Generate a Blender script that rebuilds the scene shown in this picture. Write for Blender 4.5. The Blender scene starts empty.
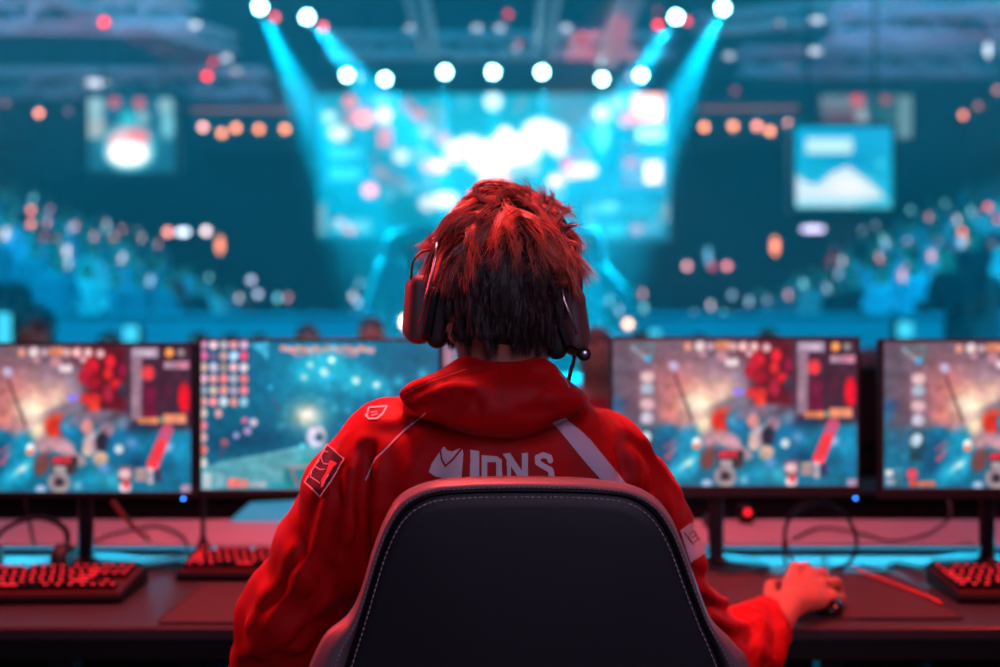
import bpy, math, random
import numpy as np
import openvdb
from mathutils import Vector, Matrix, Euler
from mathutils.bvhtree import BVHTree
R = math.radians
rnd = random.Random(7)
nrs = np.random.RandomState(5)
S = bpy.context.scene
COL = S.collection
FPX = 900.0; EYE = 1.26; HZ = 333.5
def P(px, py, d):
    """world point seen at photo pixel (px, py) when it stands d metres ahead"""
    return Vector(((px - 500) / FPX * d, d, EYE - (py - HZ) / FPX * d))
def lin(c):
    c = np.asarray(c, float) / 255.0
    return np.where(c <= 0.04045, c / 12.92, ((c + 0.055) / 1.055) ** 2.4)
def L4(r, g, b): return tuple(float(v) for v in lin((r, g, b))) + (1.0,)

# ------------------------------------------------------------------ materials
def mat(name, color, rough=0.6, metal=0.0, emit=None, strength=0.0, noise=None, bump=None, sheen=0.0, spec=0.5, coat=0.0):
    m = bpy.data.materials.new(name); m.use_nodes = True
    nt = m.node_tree; b = nt.nodes['Principled BSDF']
    c = L4(*color); b.inputs['Base Color'].default_value = c
    b.inputs['Roughness'].default_value = rough; b.inputs['Metallic'].default_value = metal
    b.inputs['Specular IOR Level'].default_value = spec
    b.inputs['Sheen Weight'].default_value = sheen; b.inputs['Coat Weight'].default_value = coat
    if emit is not None:
        b.inputs['Emission Color'].default_value = L4(*emit); b.inputs['Emission Strength'].default_value = strength
    tc = nt.nodes.new('ShaderNodeTexCoord')
    if noise:                                   # (scale, amount): surface mottling
        n = nt.nodes.new('ShaderNodeTexNoise'); n.inputs['Scale'].default_value = noise[0]; n.inputs['Detail'].default_value = 5
        nt.links.new(tc.outputs['Object'], n.inputs['Vector'])
        r = nt.nodes.new('ShaderNodeMapRange'); r.inputs['To Min'].default_value = 1 - noise[1]; r.inputs['To Max'].default_value = 1 + noise[1]
        nt.links.new(n.outputs['Fac'], r.inputs['Value'])
        mx = nt.nodes.new('ShaderNodeMix'); mx.data_type = 'RGBA'; mx.blend_type = 'MULTIPLY'; mx.inputs['Factor'].default_value = 1
        mx.inputs[6].default_value = c; nt.links.new(r.outputs['Result'], mx.inputs[7]); nt.links.new(mx.outputs[2], b.inputs['Base Color'])
    if bump:                                    # (kind, scale, strength, distance)
        if bump[0] == 'weave':
            n = nt.nodes.new('ShaderNodeTexVoronoi'); n.inputs['Scale'].default_value = bump[1]; out = n.outputs['Distance']
        else:
            n = nt.nodes.new('ShaderNodeTexNoise'); n.inputs['Scale'].default_value = bump[1]; n.inputs['Detail'].default_value = 6; out = n.outputs['Fac']
        nt.links.new(tc.outputs['Object'], n.inputs['Vector'])
        bp = nt.nodes.new('ShaderNodeBump'); bp.inputs['Strength'].default_value = bump[2]; bp.inputs['Distance'].default_value = bump[3]
        nt.links.new(out, bp.inputs['Height']); nt.links.new(bp.outputs['Normal'], b.inputs['Normal'])
    return m
def screen_mat(name, strength):
    """a lit display: its picture is stored per vertex on the display's own pixel grid"""
    m = bpy.data.materials.new(name); m.use_nodes = True
    nt = m.node_tree; b = nt.nodes['Principled BSDF']
    b.inputs['Base Color'].default_value = (.01, .01, .012, 1); b.inputs['Roughness'].default_value = .35
    a = nt.nodes.new('ShaderNodeAttribute'); a.attribute_name = 'Picture'
    nt.links.new(a.outputs['Color'], b.inputs['Emission Color']); b.inputs['Emission Strength'].default_value = strength
    return m
def emit_mat(name, color, strength):
    m = mat(name, (20, 20, 22), .4, emit=color, strength=strength)
    return m

# ------------------------------------------------------------------ objects
def tag(o, label=None, cat=None, group=None, kind=None):
    if label: o['label'] = label
    if cat: o['category'] = cat
    if group: o['group'] = group
    if kind: o['kind'] = kind
    return o
def empty(name, loc=(0, 0, 0), rot=(0, 0, 0)):
    o = bpy.data.objects.new(name, None); COL.objects.link(o); o.location = loc; o.rotation_euler = rot
    return o
def link_mesh(name, me, parent=None):
    o = bpy.data.objects.new(name, me); COL.objects.link(o)
    if parent is not None: o.parent = parent
    return o
def children(o, allo=None): return [c for c in bpy.data.objects if c.parent == o]
def copy_tree(o, kids, parent=None):
    c = o.copy(); COL.objects.link(c); c.parent = parent
    for ch in kids.get(o.name, []): copy_tree(ch, kids, c)
    return c
def kid_map():
    k = {}
    for o in bpy.data.objects:
        if o.parent: k.setdefault(o.parent.name, []).append(o)
    return k
class MB:
    def __init__(s): s.v = []; s.f = []; s.mi = []
    def add(s, v, f, mi=0):
        o = len(s.v); s.v += [tuple(x) for x in v]; s.f += [tuple(i + o for i in q) for q in f]; s.mi += [mi] * len(f)
    def box(s, c, size, rot=None, bev=0.0, mi=0):
        hx, hy, hz = [k / 2 for k in size]; b = min(bev, hx * .9, hy * .9, hz * .9)
        M = Matrix.Identity(3) if rot is None else (rot if isinstance(rot, Matrix) else Euler(rot).to_matrix())
        c = Vector(c)
        if b <= 0:
            v = [Vector((x, y, z)) for x in (-hx, hx) for y in (-hy, hy) for z in (-hz, hz)]
            f = [(0, 1, 3, 2), (4, 6, 7, 5), (0, 4, 5, 1), (2, 3, 7, 6), (0, 2, 6, 4), (1, 5, 7, 3)]
        else:
            v = []; idx = {}
            for sx in (-1, 1):
                for sy in (-1, 1):
                    for sz in (-1, 1):
                        for a in range(3):
                            q = [sx * (hx - b), sy * (hy - b), sz * (hz - b)]; q[a] += (sx, sy, sz)[a] * b
                            idx[(sx, sy, sz, a)] = len(v); v.append(Vector(q))
            f = []
            for a in range(3):
                o = [i for i in range(3) if i != a]
                for sg in (-1, 1):
                    k = []
                    for (p, q) in ((-1, -1), (1, -1), (1, 1), (-1, 1)):
                        t = [0, 0, 0]; t[a] = sg; t[o[0]] = p; t[o[1]] = q; k.append(idx[(*t, a)])
                    f.append(k)
            for a in range(3):       # edges parallel to axis a
                o = [i for i in range(3) if i != a]
                for p in (-1, 1):
                    for q in (-1, 1):
                        t0 = [0, 0, 0]; t0[a] = -1; t0[o[0]] = p; t0[o[1]] = q; t1 = list(t0); t1[a] = 1
                        f.append((idx[(*t0, o[0])], idx[(*t1, o[0])], idx[(*t1, o[1])], idx[(*t0, o[1])]))
            for sx in (-1, 1):
                for sy in (-1, 1):
                    for sz in (-1, 1): f.append(tuple(idx[(sx, sy, sz, a)] for a in range(3)))
        s.add([c + M @ p for p in v], f, mi)
    def loft(s, rings, cap=True, closed=True, mi=0):
        n = len(rings[0]); v = [p for r in rings for p in r]; f = []
        for i in range(len(rings) - 1):
            for j in range(n if closed else n - 1):
                k = (j + 1) % n
                f.append((i * n + j, i * n + k, (i + 1) * n + k, (i + 1) * n + j))
        if cap: f.append(tuple(range(n - 1, -1, -1))); f.append(tuple((len(rings) - 1) * n + j for j in range(n)))
        s.add(v, f, mi)
    def tube(s, pts, r, n=8, cap=True, mi=0, flat=1.0, up=None):
        pts = [Vector(p) for p in pts]; m = len(pts)
        rr = [r] * m if not hasattr(r, '__len__') else list(r)
        rings = []; ref = None
        for i, p in enumerate(pts):
            t = (pts[min(i + 1, m - 1)] - pts[max(i - 1, 0)]).normalized()
            if ref is None:
                ref = Vector(up) if up is not None else (Vector((0, 0, 1)) if abs(t.z) < .9 else Vector((1, 0, 0)))
            a = t.cross(ref)
            if a.length < 1e-6: a = t.orthogonal()
            a.normalize(); b = a.cross(t).normalized(); ref = b
            rings.append([p + a * (math.cos(k / n * 2 * math.pi) * rr[i]) + b * (math.sin(k / n * 2 * math.pi) * rr[i] * flat) for k in range(n)])
        s.loft(rings, cap, mi=mi)
    def lathe(s, c, prof, n=24, axis='z', mi=0, M=None):
        c = Vector(c); rings = []
        for (r, h) in prof:
            ring = []
            for k in range(n):
                a = k / n * 2 * math.pi; x, y = math.cos(a) * r, math.sin(a) * r
                q = {'z': Vector((x, y, h)), 'y': Vector((x, h, y)), 'x': Vector((h, x, y))}[axis]
                ring.append(c + (M @ q if M is not None else q))
            rings.append(ring)
        s.loft(rings, True, mi=mi)
    def disc(s, c, r, n=24, axis='y', mi=0):
        s.lathe(c, [(r, -.002), (r, .002)], n, axis, mi)
    def mesh(s, name, mats, smooth=False, angle=None):
        me = bpy.data.meshes.new(name); me.from_pydata(s.v, [], s.f)
        for m in (mats if isinstance(mats, (list, tuple)) else [mats]): me.materials.append(m)
        if len(set(s.mi)) > 1: me.polygons.foreach_set('material_index', s.mi)
        if smooth or angle is not None: me.polygons.foreach_set('use_smooth', [True] * len(me.polygons))
        me.update()
        if angle is not None: me.set_sharp_from_angle(angle=R(angle))
        return me
    def build(s, name, mats, parent=None, smooth=False, angle=None):
        return link_mesh(name, s.mesh(name, mats, smooth, angle), parent)
def spline(pts, n=8, closed=False):
    """Catmull-Rom through pts, n samples per span"""
    P_ = [Vector(p) for p in pts]; m = len(P_); out = []
    for i in range(m if closed else m - 1):
        if closed: a, b, c, d = P_[(i - 1) % m], P_[i], P_[(i + 1) % m], P_[(i + 2) % m]
        else: a, b, c, d = P_[max(i - 1, 0)], P_[i], P_[i + 1], P_[min(i + 2, m - 1)]
        for k in range(n):
            t = k / n
            out.append(.5 * ((2 * b) + (c - a) * t + (2 * a - 5 * b + 4 * c - d) * t * t + (3 * b - a - 3 * c + d) * t ** 3))
    if not closed: out.append(P_[-1])
    return out

# ------------------------------------------------------------------ display pictures
class Canvas:
    def __init__(s, x0, y0, x1, y1, base, step=1.0):
        s.x = np.arange(x0, x1 + 1e-6, step); s.y = np.arange(y0, y1 + 1e-6, step)
        s.X, s.Y = np.meshgrid(s.x, s.y); s.c = np.zeros(s.X.shape + (3,)); s.c[:] = base
    def mix(s, a, col): s.c = s.c * (1 - a[..., None]) + np.array(col, float) * a[..., None]
    def grad(s, y0, y1, c0, c1):
        t = np.clip((s.Y - y0) / (y1 - y0), 0, 1)[..., None]; s.c = np.array(c0) * (1 - t) + np.array(c1) * t
    def blob(s, x, y, rx, ry, col, a=1.0, rot=0, hard=1.0):
        c, n = math.cos(R(rot)), math.sin(R(rot)); dx, dy = s.X - x, s.Y - y
        u, v = (dx * c + dy * n) / rx, (-dx * n + dy * c) / ry
        r = np.sqrt(u * u + v * v)
        s.mix(a * np.clip((1.0 + .5 / hard - r) * hard, 0, 1) if hard > 1 else a * np.exp(-r * r * 1.2), col)
    def rect(s, x0, y0, x1, y1, col, a=1.0, soft=.8):
        f = lambda t: np.clip(t / soft + .5, 0, 1)
        s.mix(a * f(s.X - x0) * f(x1 - s.X) * f(s.Y - y0) * f(y1 - s.Y), col)
    def grain(s, seed, amt, cell):
        rs = np.random.RandomState(seed); h, w = s.X.shape
        for c_, a_ in ((cell, amt), (cell / 2.2, amt * .8)):
            g = rs.normal(size=(int(h / c_) + 3, int(w / c_) + 3, 3)) * .25 + rs.normal(size=(int(h / c_) + 3, int(w / c_) + 3, 1))
            yy, xx = np.arange(h) / c_, np.arange(w) / c_; iy, ix = yy.astype(int), xx.astype(int); fy, fx = (yy - iy)[:, None, None], (xx - ix)[None, :, None]
            s.c = s.c * np.exp(a_ * (g[iy][:, ix] * (1 - fy) * (1 - fx) + g[iy + 1][:, ix] * fy * (1 - fx) + g[iy][:, ix + 1] * (1 - fy) * fx + g[iy + 1][:, ix + 1] * fy * fx))
    def line(s, x0, y0, x1, y1, w, col, a=1.0):
        dx, dy = x1 - x0, y1 - y0; L = dx * dx + dy * dy
        t = np.clip(((s.X - x0) * dx + (s.Y - y0) * dy) / L, 0, 1)
        d = np.hypot(s.X - x0 - t * dx, s.Y - y0 - t * dy)
        s.mix(a * np.clip(w / 2 - d + .5, 0, 1), col)
    def poly(s, pts, col, a=1.0):
        ins = np.zeros(s.X.shape, bool); n = len(pts)
        for i in range(n):
            (x0, y0), (x1, y1) = pts[i], pts[(i + 1) % n]
            if y0 == y1: continue
            ins ^= ((s.Y > min(y0, y1)) & (s.Y <= max(y0, y1)) & (s.X < x0 + (s.Y - y0) / (y1 - y0) * (x1 - x0)))
        s.mix(a * ins.astype(float), col)
    def mesh(s, name, w, h, m):
        """vertical panel w x h, centred, facing -Y"""
        H, W = s.X.shape
        xs = np.linspace(-w / 2, w / 2, W); zs = np.linspace(h / 2, -h / 2, H)
        v = np.zeros((H, W, 3)); v[..., 0] = xs[None, :]; v[..., 2] = zs[:, None]
        i = np.arange(H * W).reshape(H, W)
        q = np.stack([i[1:, :-1], i[1:, 1:], i[:-1, 1:], i[:-1, :-1]], -1).reshape(-1, 4)
        me = np_mesh(name, v.reshape(-1, 3), q)
        at = me.color_attributes.new('Picture', 'FLOAT_COLOR', 'POINT')
        col = np.ones((H * W, 4), 'f4'); col[:, :3] = lin(np.clip(s.c, 0, 400).reshape(-1, 3))
        at.data.foreach_set('color', col.ravel()); me.materials.append(m)
        return me
def np_mesh(name, v, q, smooth=False):
    me = bpy.data.meshes.new(name); n = len(v); k = len(q); s_ = q.shape[1]
    me.vertices.add(n); me.vertices.foreach_set('co', np.ascontiguousarray(v, 'f4').ravel())
    me.loops.add(k * s_); me.loops.foreach_set('vertex_index', np.ascontiguousarray(q, 'i4').ravel())
    me.polygons.add(k); me.polygons.foreach_set('loop_start', np.arange(0, k * s_, s_, dtype='i4'))
    if smooth: me.polygons.foreach_set('use_smooth', np.ones(k, bool))
    me.update(calc_edges=True); me.validate()
    return me

# ------------------------------------------------------------------ solid fields (for soft, folded and organic shapes)
class Field:
    def __init__(s, lo, hi, h):
        s.lo = np.array(lo, float); s.h = h
        n = np.ceil((np.array(hi) - s.lo) / h).astype(int) + 1; s.n = n
        ax = [(s.lo[i] + np.arange(n[i]) * h).astype('f4') for i in range(3)]
        s.X = ax[0][:, None, None]; s.Y = ax[1][None, :, None]; s.Z = ax[2][None, None, :]
        s.d = np.full(tuple(n), .3, 'f4')
    def cone(s, a, b, ra, rb, sy=1.0):
        """capsule from a to b with radii ra, rb; sy flattens along Y"""
        a, b = [float(k) for k in a], [float(k) for k in b]; ab = [b[i] - a[i] for i in range(3)]; L = sum(k * k for k in ab) + 1e-12
        x, y, z = s.X - a[0], (s.Y - a[1]), s.Z - a[2]
        t = np.clip((x * ab[0] + y * ab[1] + z * ab[2]) / L, 0, 1)
        dx, dy, dz = x - t * ab[0], (y - t * ab[1]) / sy, z - t * ab[2]
        return np.sqrt(dx * dx + dy * dy + dz * dz) - (ra + (rb - ra) * t)
    def ell(s, c, r, rot=(0, 0, 0)):
        M = [[float(k) for k in row] for row in Euler([R(k) for k in rot]).to_matrix().transposed()]
        c = [float(k) for k in c]; x, y, z = s.X - c[0], s.Y - c[1], s.Z - c[2]
        u = [(M[i][0] * x + M[i][1] * y + M[i][2] * z) for i in range(3)]
        k0 = np.sqrt(sum((u[i] / r[i]) ** 2 for i in range(3))); k1 = np.sqrt(sum((u[i] / r[i] ** 2) ** 2 for i in range(3)))
        return k0 * (k0 - 1) / np.maximum(k1, 1e-6)
    def rbox(s, c, hs, r, rot=(0, 0, 0)):
        M = [[float(k) for k in row] for row in Euler([R(k) for k in rot]).to_matrix().transposed()]
        c = [float(k) for k in c]; x, y, z = s.X - c[0], s.Y - c[1], s.Z - c[2]
        q = [np.abs(M[i][0] * x + M[i][1] * y + M[i][2] * z) - (hs[i] - r) for i in range(3)]
        out = np.sqrt(sum(np.maximum(k, 0) ** 2 for k in q)); return out + np.minimum(np.maximum(np.maximum(q[0], q[1]), q[2]), 0) - r
    def add(s, e, k=0.0):
        if k <= 0: s.d = np.minimum(s.d, e)
        else:
            h = np.clip(.5 + .5 * (s.d - e) / k, 0, 1); s.d = s.d * (1 - h) + e * h - k * h * (1 - h)
        s.d = s.d.astype('f4')
    def cut(s, e, k=0.0):
        e = -e
        if k <= 0: s.d = np.maximum(s.d, e)
        else:
            h = np.clip(.5 - .5 * (s.d - e) / k, 0, 1); s.d = s.d * (1 - h) + e * h + k * h * (1 - h)
        s.d = s.d.astype('f4')
    def fold(s, pts, w, amp, sy=1.0):
        """raise (amp > 0) or press (amp < 0) the surface along a path: a crease"""
        best = None; pts = list(pts)
        for a, b in zip(pts[:-1], pts[1:]):
            e = s.cone(a, b, 0, 0, sy); best = e if best is None else np.minimum(best, e)
        s.d = (s.d - amp * np.exp(-(best / w) ** 2)).astype('f4')
    def mesh(s, name, mats, smooth_it=2):
        g = openvdb.FloatGrid(); g.background = .3
        g.copyFromArray(np.ascontiguousarray(s.d)); p, q = g.convertToQuads()
        v = p * s.h + s.lo
        for _ in range(smooth_it):
            acc = np.zeros_like(v); cnt = np.zeros(len(v))
            for a in range(4):
                b = (a + 1) % 4
                np.add.at(acc, q[:, a], v[q[:, b]]); np.add.at(cnt, q[:, a], 1)
                np.add.at(acc, q[:, b], v[q[:, a]]); np.add.at(cnt, q[:, b], 1)
            v = v * .5 + .5 * acc / np.maximum(cnt, 1)[:, None]
        me = np_mesh(name, v, q[:, ::-1], True)
        for m in (mats if isinstance(mats, (list, tuple)) else [mats]): me.materials.append(m)
        return me

# ------------------------------------------------------------------ camera and render settings
cam = bpy.data.cameras.new('camera'); co = bpy.data.objects.new('camera', cam); COL.objects.link(co); S.camera = co
co.location = (0, 0, EYE); co.rotation_euler = (R(90), 0, 0); cam.sensor_width = 36; cam.lens = FPX * 36 / 1000
cam.clip_start = .05; cam.clip_end = 120
cam.dof.use_dof = True; cam.dof.focus_distance = 1.03; cam.dof.aperture_fstop = cam.lens / 16.8
S.view_settings.view_transform = 'Standard'; S.view_settings.look = 'None'; S.view_settings.exposure = 0; S.view_settings.gamma = 1
S.view_settings.use_curve_mapping = False
cy = S.cycles
cy.use_adaptive_sampling = False; cy.use_denoising = True; cy.denoiser = 'OPENIMAGEDENOISE'; cy.denoising_input_passes = 'RGB_ALBEDO_NORMAL'
cy.max_bounces = 6; cy.diffuse_bounces = 2; cy.glossy_bounces = 3; cy.transmission_bounces = 3; cy.volume_bounces = 0
cy.transparent_max_bounces = 6; cy.sample_clamp_indirect = 4; cy.caustics_reflective = False; cy.caustics_refractive = False
# =================================================================== THE ARENA
W_ = S.world = bpy.data.worlds.new('world'); W_.use_nodes = True
W_.node_tree.nodes['Background'].inputs['Color'].default_value = L4(20, 90, 125); W_.node_tree.nodes['Background'].inputs['Strength'].default_value = .08
M_wall = mat('arena_wall', (28, 78, 96), .8, noise=(.4, .25))
M_floor = mat('arena_floor', (40, 84, 100), .5, noise=(.8, .2))
M_tier = mat('stand_concrete', (120, 138, 148), .8, noise=(.6, .25))
M_truss = mat('truss_metal', (205, 195, 208), .5, .2, noise=(3, .15))
M_black = mat('black_housing', (22, 22, 26), .5, noise=(9, .2))
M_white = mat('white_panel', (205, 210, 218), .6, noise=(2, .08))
def wall(name, c, size, m, bev=0):
    b = MB(); b.box(c, size, bev=bev); o = b.build(name, m); tag(o, kind='structure'); return o
wall('floor', (0, 13, -.1), (36, 34, .2), M_floor)
wall('wall_back', (0, 29.9, 7), (36, .3, 14.4), M_wall)
wall('wall_left', (-17.8, 13, 7), (.3, 34, 14.4), M_wall)
wall('wall_right', (17.8, 13, 7), (.3, 34, 14.4), M_wall)
wall('ceiling', (0, 13, 14.3), (36, 34, .3), M_wall)
NR = 9
def tier_profile(side):
    pts = [(5.6, 0)]; x, z = 5.6, 1.05
    for i in range(NR):
        pts += [(x, z), (x + .95, z)]; x += .95; z += .42
    pts += [(x, z + .9), (x + .25, z + .9), (x + .25, 0)]
    return [(side * a, b) for a, b in pts]
for side, nm in ((-1, 'stand_left'), (1, 'stand_right')):
    b = MB(); pr = tier_profile(side)
    b.loft([[(x, 7.5, z) for x, z in pr], [(x, 28.5, z) for x, z in pr]])
    tag(b.build(nm, M_tier), kind='structure')
    # upper gallery with its fascia
    b = MB(); x0 = side * 14.6; b.box((side * 16.2, 18, 7.1), (3.0, 21, .35)); b.box((side * 14.75, 18, 7.5), (.15, 21, 1.0))
    tag(b.build('trim_1' if side < 0 else 'trim_2', M_wall), kind='structure')
wall('trim_3', (0, 26.8, 8.9), (33, .4, .35), M_wall)       # gallery edge across the back
# low rail wall in front of the stands, its face a lit panel band
M_rail = mat('rail_panel', (50, 175, 195), .45, noise=(1.2, .2))
for k, (x0, x1, y) in enumerate(((-5.9, -1.6, 12.0), (1.9, 5.9, 12.0), (5.9, 9.4, 10.6), (-9.4, -5.9, 10.6))):
    b = MB(); b.box(((x0 + x1) / 2, y, .74), (x1 - x0, .14, 1.48), bev=.03); b.box(((x0 + x1) / 2, y, 1.5), (x1 - x0, .2, .06), bev=.02)
    o = b.build('arena_barrier', M_rail)
    tag(o, 'pale blue barrier wall ' + ('left of the head, before the stage', 'right of the player, before the stage', 'below the stand on the red banner side', 'below the stand on the round screen side')[k], 'barrier', 'barriers round the arena floor')

# ---------------------------------------------------------------- stage and its screens
SD = 25.0
M_led = screen_mat('stage_display', 1.15)
b = MB(); b.box((0, 25.6, .7), (16, 5, 1.4), bev=.05); st = b.build('stage', mat('stage_deck', (40, 60, 75), .35, noise=(1, .2)))
tag(st, 'dark raised stage under the huge cyan screen', 'stage')
cv = Canvas(318, 94, 670, 240, (0, 150, 185))
cv.grad(94, 240, (0, 168, 205), (0, 128, 155))
cv.blob(500, 150, 110, 75, (20, 205, 240), .9); cv.blob(640, 200, 60, 60, (0, 120, 160), .5)
cv.blob(350, 215, 50, 40, (0, 118, 140), .6); cv.rect(560, 96, 600, 240, (0, 160, 200), .5)
W3 = (330, 345, 350)
for (x, y, rx, ry, c, a) in (
    (512, 150, 30, 16, W3, 1), (540, 133, 18, 14, W3, 1), (490, 158, 24, 16, W3, 1), (558, 140, 12, 16, W3, .9), (495, 178, 15, 12, (320, 260, 270), 1), (470, 145, 14, 9, W3, .9),
    (455, 152, 10, 12, W3, .9), (430, 165, 10, 8, (250, 200, 215), 1), (505, 135, 8, 8, W3, 1), (445, 200, 14, 8, (300, 315, 320), 1), (428, 203, 9, 8, (235, 250, 255), 1),
    (350, 102, 8, 7, (255, 130, 135), 1), (363, 118, 11, 9, (330, 200, 200), 1), (352, 118, 8, 7, (255, 140, 145), .8), (330, 117, 8, 7, (190, 255, 255), 1), (339, 133, 11, 8, (250, 275, 255), 1),
    (372, 103, 8, 6, (150, 110, 150), .6), (407, 106, 9, 8, (170, 140, 165), .9), (419, 115, 9, 7, (235, 150, 165), .9), (436, 116, 10, 14, (120, 195, 215), .8), (427, 131, 8, 7, (200, 235, 240), .9),
    (401, 156, 8, 8, (230, 250, 255), 1), (443, 139, 7, 8, (255, 190, 215), .9), (440, 166, 8, 7, (330, 215, 230), 1), (374, 158, 5, 5, (100, 120, 165), .8), (420, 155, 11, 9, (130, 180, 200), .8),
    (381, 172, 9, 6, (170, 150, 175), .9), (395, 180, 13, 6, (120, 150, 180), .9), (370, 190, 8, 7, (330, 190, 200), 1), (389, 194, 7, 7, (80, 190, 215), .9), (408, 188, 10, 6, (110, 190, 220), .9), (430, 183, 10, 9, (110, 190, 220), .8),
    (571, 141, 7, 7, (130, 150, 175), .9), (568, 163, 8, 7, (255, 130, 140), 1), (582, 155, 8, 7, (150, 130, 160), .9), (585, 170, 12, 7, (320, 300, 310), 1), (572, 173, 9, 6, (300, 240, 245), 1),
    (556, 182, 8, 8, (320, 270, 285), 1), (517, 171, 7, 7, (160, 250, 270), 1), (532, 168, 7, 7, (180, 255, 270), 1), (558, 193, 7, 9, (120, 215, 235), .8),
    (602, 100, 6, 6, (60, 200, 230), 1), (602, 113, 9, 8, (250, 310, 320), 1), (602, 137, 8, 14, (100, 235, 255), 1), (618, 103, 8, 6, (180, 250, 250), 1), (627, 119, 9, 8, (255, 150, 160), 1), (522, 102, 6, 6, (90, 180, 205), .9), (517, 109, 5, 5, (90, 180, 205), .9), (542, 101, 6, 5, (60, 185, 215), .9), (493, 101, 9, 9, (250, 310, 320), 1),
    (463, 103, 8, 8, (60, 200, 235), .9)):
    cv.blob(x, y, rx, ry, c, a, hard=2.5)
cv.rect(330, 147, 360, 159, (60, 215, 245)); cv.rect(330, 168, 361, 180, (60, 215, 245))
cv.rect(377, 94, 391, 150, (120, 170, 200), .6); cv.blob(384, 115, 8, 8, (300, 280, 300), 1, hard=2.5); cv.rect(378, 127, 392, 146, (250, 135, 145), .9); cv.blob(384, 100, 6, 5, (120, 220, 240), 1, hard=2)
cv.rect(331, 220, 370, 232, (90, 205, 225)); cv.rect(318, 205, 326, 234, (140, 190, 200), .8); cv.blob(350, 230, 7, 4, (235, 170, 180), 1, hard=2); cv.blob(340, 222, 6, 4, (210, 200, 220), 1, hard=2)
cv.rect(632, 91, 664, 122, (330, 205, 190)); cv.rect(637, 96, 659, 117, (340, 330, 310)); cv.rect(636, 126, 664, 141, (200, 300, 320)); cv.rect(622, 156, 664, 186, (110, 140, 175), .9)
cv.rect(645, 162, 661, 183, (330, 325, 300)); cv.blob(631, 163, 8, 5, (200, 120, 145), 1, hard=2); cv.blob(630, 148, 10, 6, (90, 140, 175), .7, hard=2)
cv.rect(586, 205, 597, 238, (80, 215, 225)); cv.blob(609, 209, 10, 6, (150, 245, 240), 1, hard=2.5); cv.rect(600, 207, 664, 214, (40, 180, 200), .8); cv.rect(606, 224, 625, 235, (40, 210, 220)); cv.blob(637, 229, 8, 6, (170, 150, 175), 1, hard=2)
cv.rect(590, 214, 662, 222, (0, 125, 150), .8); cv.rect(646, 218, 662, 234, (90, 190, 225), .8); cv.rect(661, 203, 669, 222, (130, 175, 190), .9)
c0, c1 = P(318, 94, SD), P(670, 240, SD); sw, sh = c1.x - c0.x, c0.z - c1.z; ctr = (c0 + c1) / 2
root = empty('stage_screen', (ctr.x, SD, ctr.z)); tag(root, 'huge cyan screen over the stage full of white and pink lights', 'screen')
o = link_mesh('display', cv.mesh('display', sw, sh, M_led), root)
b = MB()
for sx in (-1, 1): b.box((sx * (sw / 2 + .06), .15, 0), (.14, .4, sh + .3), bev=.02)
for sz in (-1, 1): b.box((0, .15, sz * (sh / 2 + .07)), (sw + .1, .4, .14), bev=.02)
b.box((0, .3, 0), (sw, .2, sh), bev=.02)
b.build('frame', M_black, root)
for sx in (-1, 1):
    b = MB(); b.tube([(sx * 3.6, .2, sh / 2), (sx * 3.6, .2, sh / 2 + 4.6)], .05); b.build('hanging_cable', M_black, root)
def side_screen(name, x0, y0, x1, y1, d, cv, label, strength, ph=1.5, rz=0):
    a, c = P(x0, y0, d), P(x1, y1, d); w, h = c.x - a.x, a.z - c.z; m = (a + c) / 2
    r = empty(name, tuple(m), (0, 0, R(rz))); tag(r, label, 'screen')
    link_mesh('display', cv.mesh('display', w, h, screen_mat('side_display', strength)), r)
    q = MB()
    for sx in (-1, 1): q.box((sx * (w / 2 + .04), .08, 0), (.09, .22, h + .18), bev=.01)
    for sz in (-1, 1): q.box((0, .08, sz * (h / 2 + .045)), (w + .02, .22, .09), bev=.01)
    q.box((0, .16, 0), (w, .1, h)); q.build('frame', M_black, r)
    for sx in (-1, 1):
        q = MB(); q.tube([(sx * w * .35, .1, h / 2), (sx * w * .35, .1, h / 2 + ph)], .03); q.build('hanging_rod', M_black, r)
cv = Canvas(795, 127, 892, 208, (25, 190, 225), .7)
cv.grad(127, 208, (10, 165, 215), (30, 185, 215)); cv.blob(850, 160, 36, 14, (0, 140, 190), .7); cv.rect(806, 138, 852, 153, (190, 245, 250)); cv.blob(880, 163, 4, 4, (90, 225, 240), .9)
cv.poly([(797, 206), (797, 175), (806, 182), (818, 185), (832, 172), (848, 166), (862, 177), (874, 186), (884, 196), (870, 200), (850, 206)], (210, 240, 250)); cv.blob(848, 186, 22, 10, (250, 255, 255), .8); cv.rect(797, 198, 890, 208, (120, 215, 235), .5)
side_screen('hanging_screen', 795, 127, 892, 208, 15, cv, 'bright cyan screen with a white mountain shape, hung right of the stage', 1.15, 5.0)
cv = Canvas(820, 94, 912, 138, (55, 90, 100), .8)
cv.rect(820, 96, 866, 110, (130, 150, 165), .8); cv.rect(824, 110, 860, 130, (120, 70, 75), .9); cv.blob(857, 100, 6, 6, (255, 70, 85), 1, hard=2); cv.blob(886, 100, 5, 5, (200, 80, 90), .9, hard=2)
cv.blob(862, 116, 7, 7, (170, 195, 200), 1, hard=2); cv.rect(898, 96, 912, 138, (130, 185, 195), .8); cv.blob(890, 126, 8, 7, (110, 170, 180), .9, hard=2); cv.rect(868, 104, 898, 120, (40, 110, 110), .8)
side_screen('score_screen', 820, 94, 912, 138, 24, cv, 'dim grey score screen half hidden behind the bright cyan hanging screen', .9, 2.0)
cv = Canvas(88, 97, 175, 172, (20, 95, 120), .8)
cv.rect(88, 98, 103, 138, (130, 190, 200)); cv.blob(95, 105, 8, 8, (150, 200, 210), .9, hard=2); cv.blob(97, 128, 9, 10, (170, 185, 185), .9, hard=2); cv.blob(114, 102, 6, 6, (200, 90, 110), 1, hard=2)
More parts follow.
